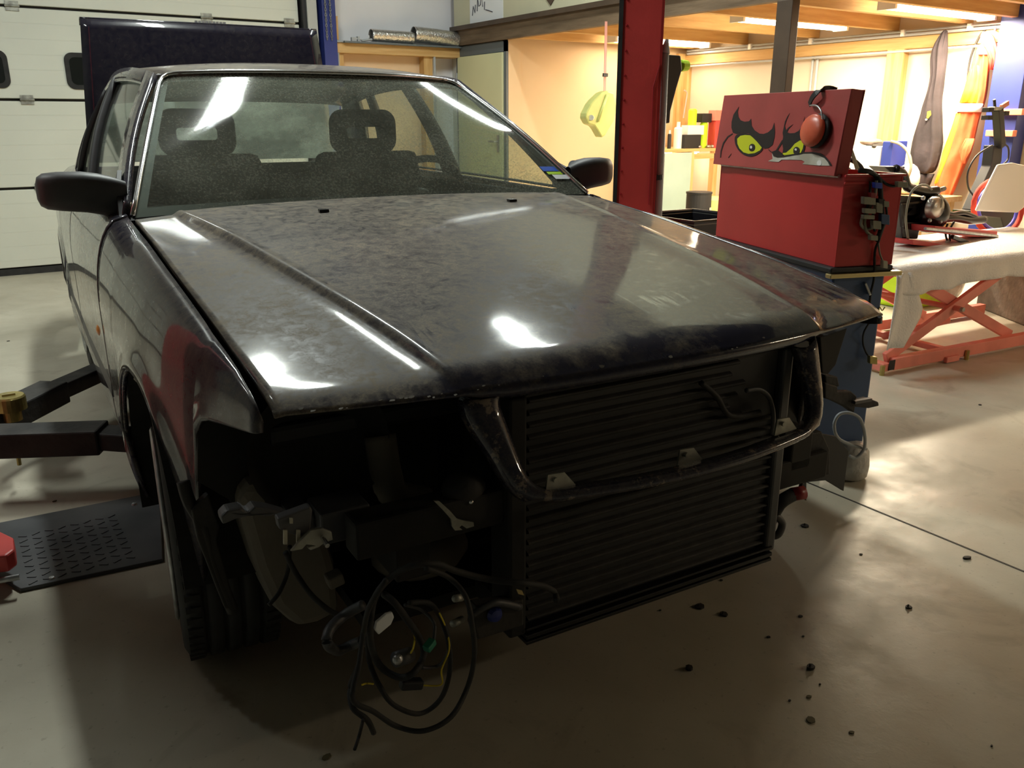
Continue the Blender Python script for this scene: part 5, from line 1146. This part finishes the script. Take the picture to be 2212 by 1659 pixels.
build('jack_base', MB().prism([Q(x, y, jyy) for x, y in ((1170, 775), (1200, 770), (1800, 865), (1930, 870), (1920, 900), (1790, 885), (1175, 815))], (0, .12, 0)), 'red_paint', jk, bevel=.003, world=True)
build('jack_plate', MB().prism([Q(x, y, jyy) for x, y in ((1380, 640), (1700, 670), (1965, 690), (1960, 745), (1700, 740), (1380, 700))], (0, .14, 0)), 'red_paint', jk, bevel=.003, world=True)
build('jack_arm', MB().obox(Q(1540, 740, jyy-.01), Q(1890, 880, jyy-.01), .02, .022), 'engine_black', jk, bevel=.002, world=True)
build('jack_arm', MB().obox(Q(1880, 740, jyy+.10), Q(1560, 860, jyy+.10), .02, .022), 'engine_black', jk, bevel=.002, world=True)
build('jack_screw', MB().tube([Q(1290, 665, jyy-.01), Q(1960, 735, jyy-.01)], .009, 8), 'steel', jk, world=True)
build('jack_plaque', MB().prism([Q(x, y, jyy-.004) for x, y in ((1420, 835), (1585, 850), (1585, 872), (1420, 856))], (0, .003, 0)), 'grey_plastic', jk, world=True)
fk = thing('moped_fork', 'black moped steering stem standing upright in front of the blue column', 'fork', tuple(A(2110, 450, y=1.95)))
G3 = lambda x, y, yy=1.95: A(1400+x/2.676, y/2.676, y=yy)
build('stem_upper', MB().obox(G3(2020, 630), G3(2035, 850), .055, .05, up=(0, 1, 0)), 'black', fk, bevel=.004, world=True)
build('stem_lower', MB().prism([G3(x, y) for x, y in ((2000, 840), (2050, 850), (2045, 930), (1920, 1215), (1870, 1215), (1985, 960))], (0, .07, 0)), 'black', fk, bevel=.006, world=True)
build('stem_bolt', MB().tube([G3(2001, 575), G3(2005, 630)], .009, 8), 'black', fk, world=True)
build('clamp', MB().box((-.5, -.5, -.5), (.5, .5, .5)).xf(lambda p: G3(2008, 628)+Vector((p.x*.10, p.y*.05, p.z*.022))), 'galv', fk, bevel=.003, world=True)
for x, y in ((1965, 635), (1960, 680), (2055, 655)): build('clamp', MB().box((-.5, -.5, -.5), (.5, .5, .5)).xf(lambda p: G3(x, y)+Vector((p.x*.055, p.y*.05, p.z*.028))), 'debris', fk, bevel=.003, world=True)
build('pink_lever', MB().obox(G3(2040, 620), G3(2080, 595), .02, .03), 'orange_br', fk, bevel=.003, world=True)
for pts in ([(1990, 840), (1900, 900), (1850, 990), (1850, 1080), (1880, 1130)], [(2040, 830), (2080, 850), (2080, 920), (2040, 960)], [(2035, 950), (2050, 1010), (2000, 1090), (1950, 1200)]):
    build('brake_cable', MB().tube(smooth_pts([G3(x, y, 1.93) for x, y in pts], 6), .006, 6), 'black', fk, smooth=True, world=True)
wp = thing('leg_shield', 'glossy white moped leg shield leaning at the right edge', 'leg shield', tuple(A(2160, 440, y=2.05)))
build('shield', MB().prism([G3(x, y, 1.74) for x, y in ((2030, 950), (2110, 940), (2200, 960), (2240, 1050), (2200, 1180), (2140, 1230), (1900, 1220), (1960, 1090))], (0, .02, 0)), 'white_plastic', wp, bevel=.01, world=True)
build('foot_board', MB().prism([G3(x, y, 1.9) for x, y in ((1860, 1218), (2150, 1228), (2130, 1300), (2060, 1330), (2040, 1260), (1860, 1240))], (0, .12, 0)), 'black', wp, bevel=.004, world=True)
tr2 = thing('small_wheel', 'thin red and lilac wheel arc at the right edge of the lift table', 'wheel', tuple(A(2180, 480, y=1.75)))
ctc = A(2180, 470, y=1.8)
build('wheel_tyre', MB().tube([A(2155+52*math.cos(t), 448+60*math.sin(t), y=1.8) for t in [2*PI*k/28 for k in range(28)]], .017, 8, True), 'red_cloth', tr2, smooth=True, world=True)
build('wheel_rim', MB().tube([A(2155+42*math.cos(t), 449+49*math.sin(t), y=1.8) for t in [2*PI*k/28 for k in range(28)]], .012, 8, True), 'blue_rim', tr2, smooth=True, world=True)
# ------------------------------------------------------------------ clothes on the right wall
def cloth(rows_, plane_x, depth, folds, seed):
    rws = []
    NK = 28
    for py, xl, xr in rows_:
        a, b = A(xl, py, x=plane_x), A(xr, py, x=plane_x)
        c = (a+b)/2; hwv = (b-a)/2; r = []
        for k in range(NK+1):
            t = 2*PI*k/NK; ct, st = math.cos(t), math.sin(t)
            w_ = 1+folds*math.sin(t*5+seed+py*.01)*.5
            dp = depth*min(1, hwv.length/.08+.15)
            if folds > .1: dp *= 1+.5*noise.noise(Vector((ct*3, py*.03, seed)))+.35*noise.noise(Vector((ct*7+py*.05, py*.08, seed)))
            r.append(c+hwv*ct*(1+(.12*noise.noise(Vector((st*2, py*.05, seed))) if folds > .1 else 0))+Vector((-1, 0, 0))*(dp*st*w_+folds*.03*math.sin(t*9+py*.02+seed))+Vector((-depth, 0, 0)))
        rws.append(r)
    m = MB().grid(rws); n = NK+1; m.f.append(tuple(range(n-1))); m.f.append(tuple(len(rws)*n-n+k for k in range(n-1))); return m
def px3(l): return [(y/2.676, 1400+a/2.676, 1400+b/2.676) for y, a, b in l]
hk = thing('hooded_jacket', 'dark grey hooded jacket hanging from the beam by its hood', 'jacket', tuple(A(2049, 66, x=RX-.08)))
J = px3([(172, 1742, 1756), (210, 1715, 1756), (290, 1668, 1754), (380, 1665, 1748), (440, 1668, 1740), (500, 1655, 1732), (560, 1640, 1722), (620, 1612, 1722), (700, 1595, 1722), (760, 1575, 1726), (820, 1558, 1728), (900, 1542, 1712), (960, 1536, 1694), (1010, 1538, 1672)])
build('jacket_body', cloth(J, RX-.09, .065, .35, 1), 'hoodie', hk, smooth=True, sub=1, world=True)
build('waistband', cloth(px3([(1005, 1536, 1674), (1030, 1545, 1662), (1060, 1555, 1650), (1080, 1560, 1640)]), RX-.09, .055, .2, 2), 'hoodie', hk, smooth=True, world=True)
build('zip_tag', MB().prism([A(1400+x/2.676, y/2.676, x=RX-.235) for x, y in ((1614, 645), (1632, 640), (1634, 665), (1618, 685), (1610, 680))], (.004, 0, 0)), 'yellow_cloth', hk, world=True)
build('toggle', MB().ball(A(1400+1608/2.676, 692/2.676, x=RX-.235), .008), 'white_plastic', hk, world=True)
hv = thing('hi_vis_coverall', 'orange and yellow hi-vis work coverall hanging right of the dark jacket', 'coverall', tuple(A(2140, 75, x=RX-.08)))
O_ = px3([(250, 1940, 2000), (300, 1925, 2000), (360, 1905, 1998), (440, 1885, 1990), (520, 1862, 1985), (600, 1835, 1968), (660, 1815, 1945), (740, 1790, 1925), (820, 1762, 1905), (890, 1735, 1890), (940, 1718, 1862), (1000, 1700, 1838), (1060, 1685, 1812), (1120, 1678, 1785), (1200, 1688, 1742)])
build('coverall_body', cloth(O_, RX-.09, .06, .35, 3), 'orange_cloth', hv, smooth=True, sub=1, world=True)
build('collar', cloth(px3([(185, 1955, 1992), (215, 1948, 2018), (270, 1952, 2038), (330, 1985, 2045), (350, 1995, 2040), (405, 2000, 2012)]), RX-.10, .05, .3, 4), 'red_cloth', hv, smooth=True, world=True)
build('reflective_band', cloth(px3([(600, 1815, 1962), (625, 1810, 1955), (648, 1805, 1948)]), RX-.10, .066, .05, 3), 'reflect', hv, smooth=True, world=True)
build('reflective_band', cloth(px3([(265, 1945, 1990), (300, 1930, 1998), (318, 1922, 2000)]), RX-.10, .058, .05, 3), 'reflect', hv, smooth=True, world=True)
build('yellow_panel', cloth(px3([(380, 1898, 1950), (440, 1880, 1960), (520, 1855, 1955), (595, 1830, 1940)]), RX-.115, .055, .3, 3), 'yellow_cloth', hv, smooth=True, world=True)
build('yellow_panel', cloth(px3([(655, 1808, 1870), (740, 1782, 1850), (820, 1755, 1815), (880, 1730, 1800), (960, 1712, 1750), (1060, 1680, 1710)]), RX-.115, .055, .3, 3), 'yellow_cloth', hv, smooth=True, world=True)
build('sleeve_cuff', cloth(px3([(800, 1850, 1900), (870, 1812, 1880), (920, 1820, 1850), (945, 1828, 1846)]), RX-.17, .03, .2, 5), 'orange_cloth', hv, smooth=True, world=True)
for pts, m, l in (([(1845, 470), (1860, 350), (1900, 240), (1940, 180), (1990, 150), (2040, 170), (2070, 240), (2075, 350), (2062, 470)], 'black_dusty', 'thin black cable looped over a hook above the coverall'), ):
    solo('cable_loop', MB().tube(smooth_pts([A(1400+x/2.676, y/2.676, x=RX-.07) for x, y in pts], 6), .008, 6), m, l, 'cable', smooth=True)
solo('wall_hook', MB().tube([A(2148, 62, x=RX-.06), A(2150, 66, x=RX-.13), A(2152, 60, x=RX-.14)], .006, 6), 'steel', 'small steel hook carrying the hi-vis coverall', 'hook')
# blue column on the right wall with orange brackets
cl0 = A(2185, 100, x=RX-.12)
bc = thing('steel_column', 'blue steel column at the right edge with orange brackets on it', 'column', (RX-.10, cl0.y-.05, 0))
build('column_body', MB().box((-.07, -.10, 0), (.09, .13, 2.05)), 'blue_steel', bc, bevel=.003)
for z, dy in ((A(2190, 242, x=RX-.15).z, -.02), (A(2180, 288, x=RX-.15).z, .02)): build('bracket', MB().box((-.13, -.14+dy, z-.022), (-.07, .06+dy, z+.022)), 'orange_br', bc, bevel=.004)
# clutter on the far side of the toolbox
wt = thing('long_bench', 'low bench along the right wall carrying white and blue packages', 'bench', (5.3, 3.05, 0))
zb_ = A(1880, 345, x=5.2).z
build('bench_top', MB().box((-.28, -.5, zb_-.30), (.24, .55, zb_-.26)), 'wood_y', wt); 
for x, y in ((-.2, -.42), (-.2, .47), (.2, -.42), (.2, .47)): build('leg', MB().box((x-.03, y-.03, 0), (x+.03, y+.03, zb_-.3)), 'wood_z', wt)
def pk(px, py, w_, h_, m, name, label, cat, dy=.2, shape='box'):
    c = A(px, py, x=5.2); s_ = abs(A(px+10, py, x=5.2).y-c.y)/10
    s2 = abs(A(px, py-10, x=5.2).z-c.z)/10
    if shape == 'box': mb = MB().box((5.2, c.y-w_*s_/2, zb_-.26), (5.4, c.y+w_*s_/2, c.z+h_*s2/2))
    else: mb = MB().ball((5.3, c.y, (c.z if h_ < 30 else zb_-.262+h_*s2/2)), 1, (.12, w_*s_/2, h_*s2/2))
    return solo(name, mb, m, label, cat, bevel=.006 if shape == 'box' else 0, smooth=shape != 'box')
pk(1915, 330, 22, 50, 'blue_steel', 'blue_bag', 'deep blue package with a white stripe on the low bench by the right wall', 'package')
pk(1868, 335, 60, 40, 'paper', 'white_package', 'white package behind the red toolbox corner', 'package')
pk(1866, 307, 34, 16, 'grime_box', 'cloth_heap', 'brown grey cloth heap on the white package', 'cloth', shape='ball')
pk(1888, 316, 20, 14, 'debris', 'glove', 'dark work glove on the white package', 'glove', shape='ball')
pk(1950, 345, 40, 70, 'white_plastic', 'white_sack', 'round white sack with straps beside the blue package', 'sack', shape='ball')
solo('strap', MB().tube(smooth_pts([A(x, y, x=5.185) for x, y in ((1925, 305), (1945, 312), (1962, 330), (1968, 360), (1960, 385))], 6), .012, 6), 'connector', 'beige strap over the round white sack', 'strap', smooth=True)
# ------------------------------------------------------------------ crumbs of broken plastic on the floor
D6 = [(1511, 1311, 24, 'flat'), (1563, 1328, 20, 'flat'), (1488, 1446, 18, 'block'), (1750, 1444, 20, 'block'), (1739, 1137, 20, 'flat'), (2088, 1207, 24, 'bar'), (1962, 1313, 16, 'flat'), (1752, 1556, 28, 'leaf'), (1747, 1506, 14, 'leaf'), (1840, 1583, 14, 'leaf'), (1729, 1332, 12, 'chip'), (1660, 1377, 10, 'chip'), (1558, 1254, 8, 'chip'), (1860, 1198, 8, 'chip'), (2117, 875, 10, 'chip'), (1426, 1319, 6, 'chip'), (1706, 1514, 7, 'chip'), (2142, 1612, 6, 'chip'), (1771, 1479, 6, 'chip'), (1735, 1375, 6, 'chip'), (705, 1636, 24, 'leaf'), (118, 1083, 10, 'leaf'), (18, 737, 8, 'chip')]
DL_ = {1511: 'black plastic clip nearest the radiator on the concrete', 1563: 'square black plastic clip just right of the nearest clip', 1488: 'small black plastic block lying in the car shadow', 1750: 'chunky black plastic lump alone on the bare concrete', 1739: 'flat black oval scrap left of the floor joint', 2088: 'black bar shaped scrap close to the floor joint at the right', 1962: 'dark pebble like scrap beside the bright floor glare', 1752: 'dry crumpled dark leaf at the bottom of the floor', 1747: 'thin dry olive leaf above the crumpled leaf', 1840: 'small curled brown leaf, lower right of the crumpled leaf', 705: 'dark leaf scrap under the hanging cable loom', 118: 'tiny dry leaf near the floor plate at the left'}
for i, (px, py, s_, kd) in enumerate(D6):
    p = A(px, py, z=0); sz = s_*(A(px+1, py, z=0)-p).length; rnd = random.Random(i*7+3); a = rnd.uniform(-.5, .5)+(-.5 if kd == 'bar' else 0)
    e1 = Vector((math.cos(a), math.sin(a), 0))*sz/2; e2 = Vector((-math.sin(a), math.cos(a), 0))*sz/2*{'flat': .8, 'block': .8, 'bar': .35, 'leaf': .6, 'chip': .7}[kd]
    pts = [p+e1*math.cos(t)*rnd.uniform(.75, 1.05)+e2*math.sin(t)*rnd.uniform(.7, 1.05)*1.2 for t in [2*PI*k/7 for k in range(7)]]
    h = {'flat': .004, 'block': .007, 'bar': .006, 'leaf': .002, 'chip': .002}[kd]; sz *= .9
    m = MB().prism([q+Vector((0, 0, .0004)) for q in pts], (0, 0, h))
    if kd in ('flat', 'block'): m.obox(p-e1*.2+Vector((0, 0, h)), p-e1*.1+Vector((0, 0, h+.006)), .003, .004)
    nm = 'leaf_scrap' if kd == 'leaf' else 'plastic_scrap'
    if px in DL_: solo(nm, m, 'leaf' if kd == 'leaf' else 'debris', DL_[px], 'leaf' if kd == 'leaf' else 'scrap', fix=False)
    else: solo(nm, m, 'debris', 'tiny dark crumb of broken plastic scattered on the concrete floor', 'scrap', 'dark crumbs scattered on the floor', fix=False)
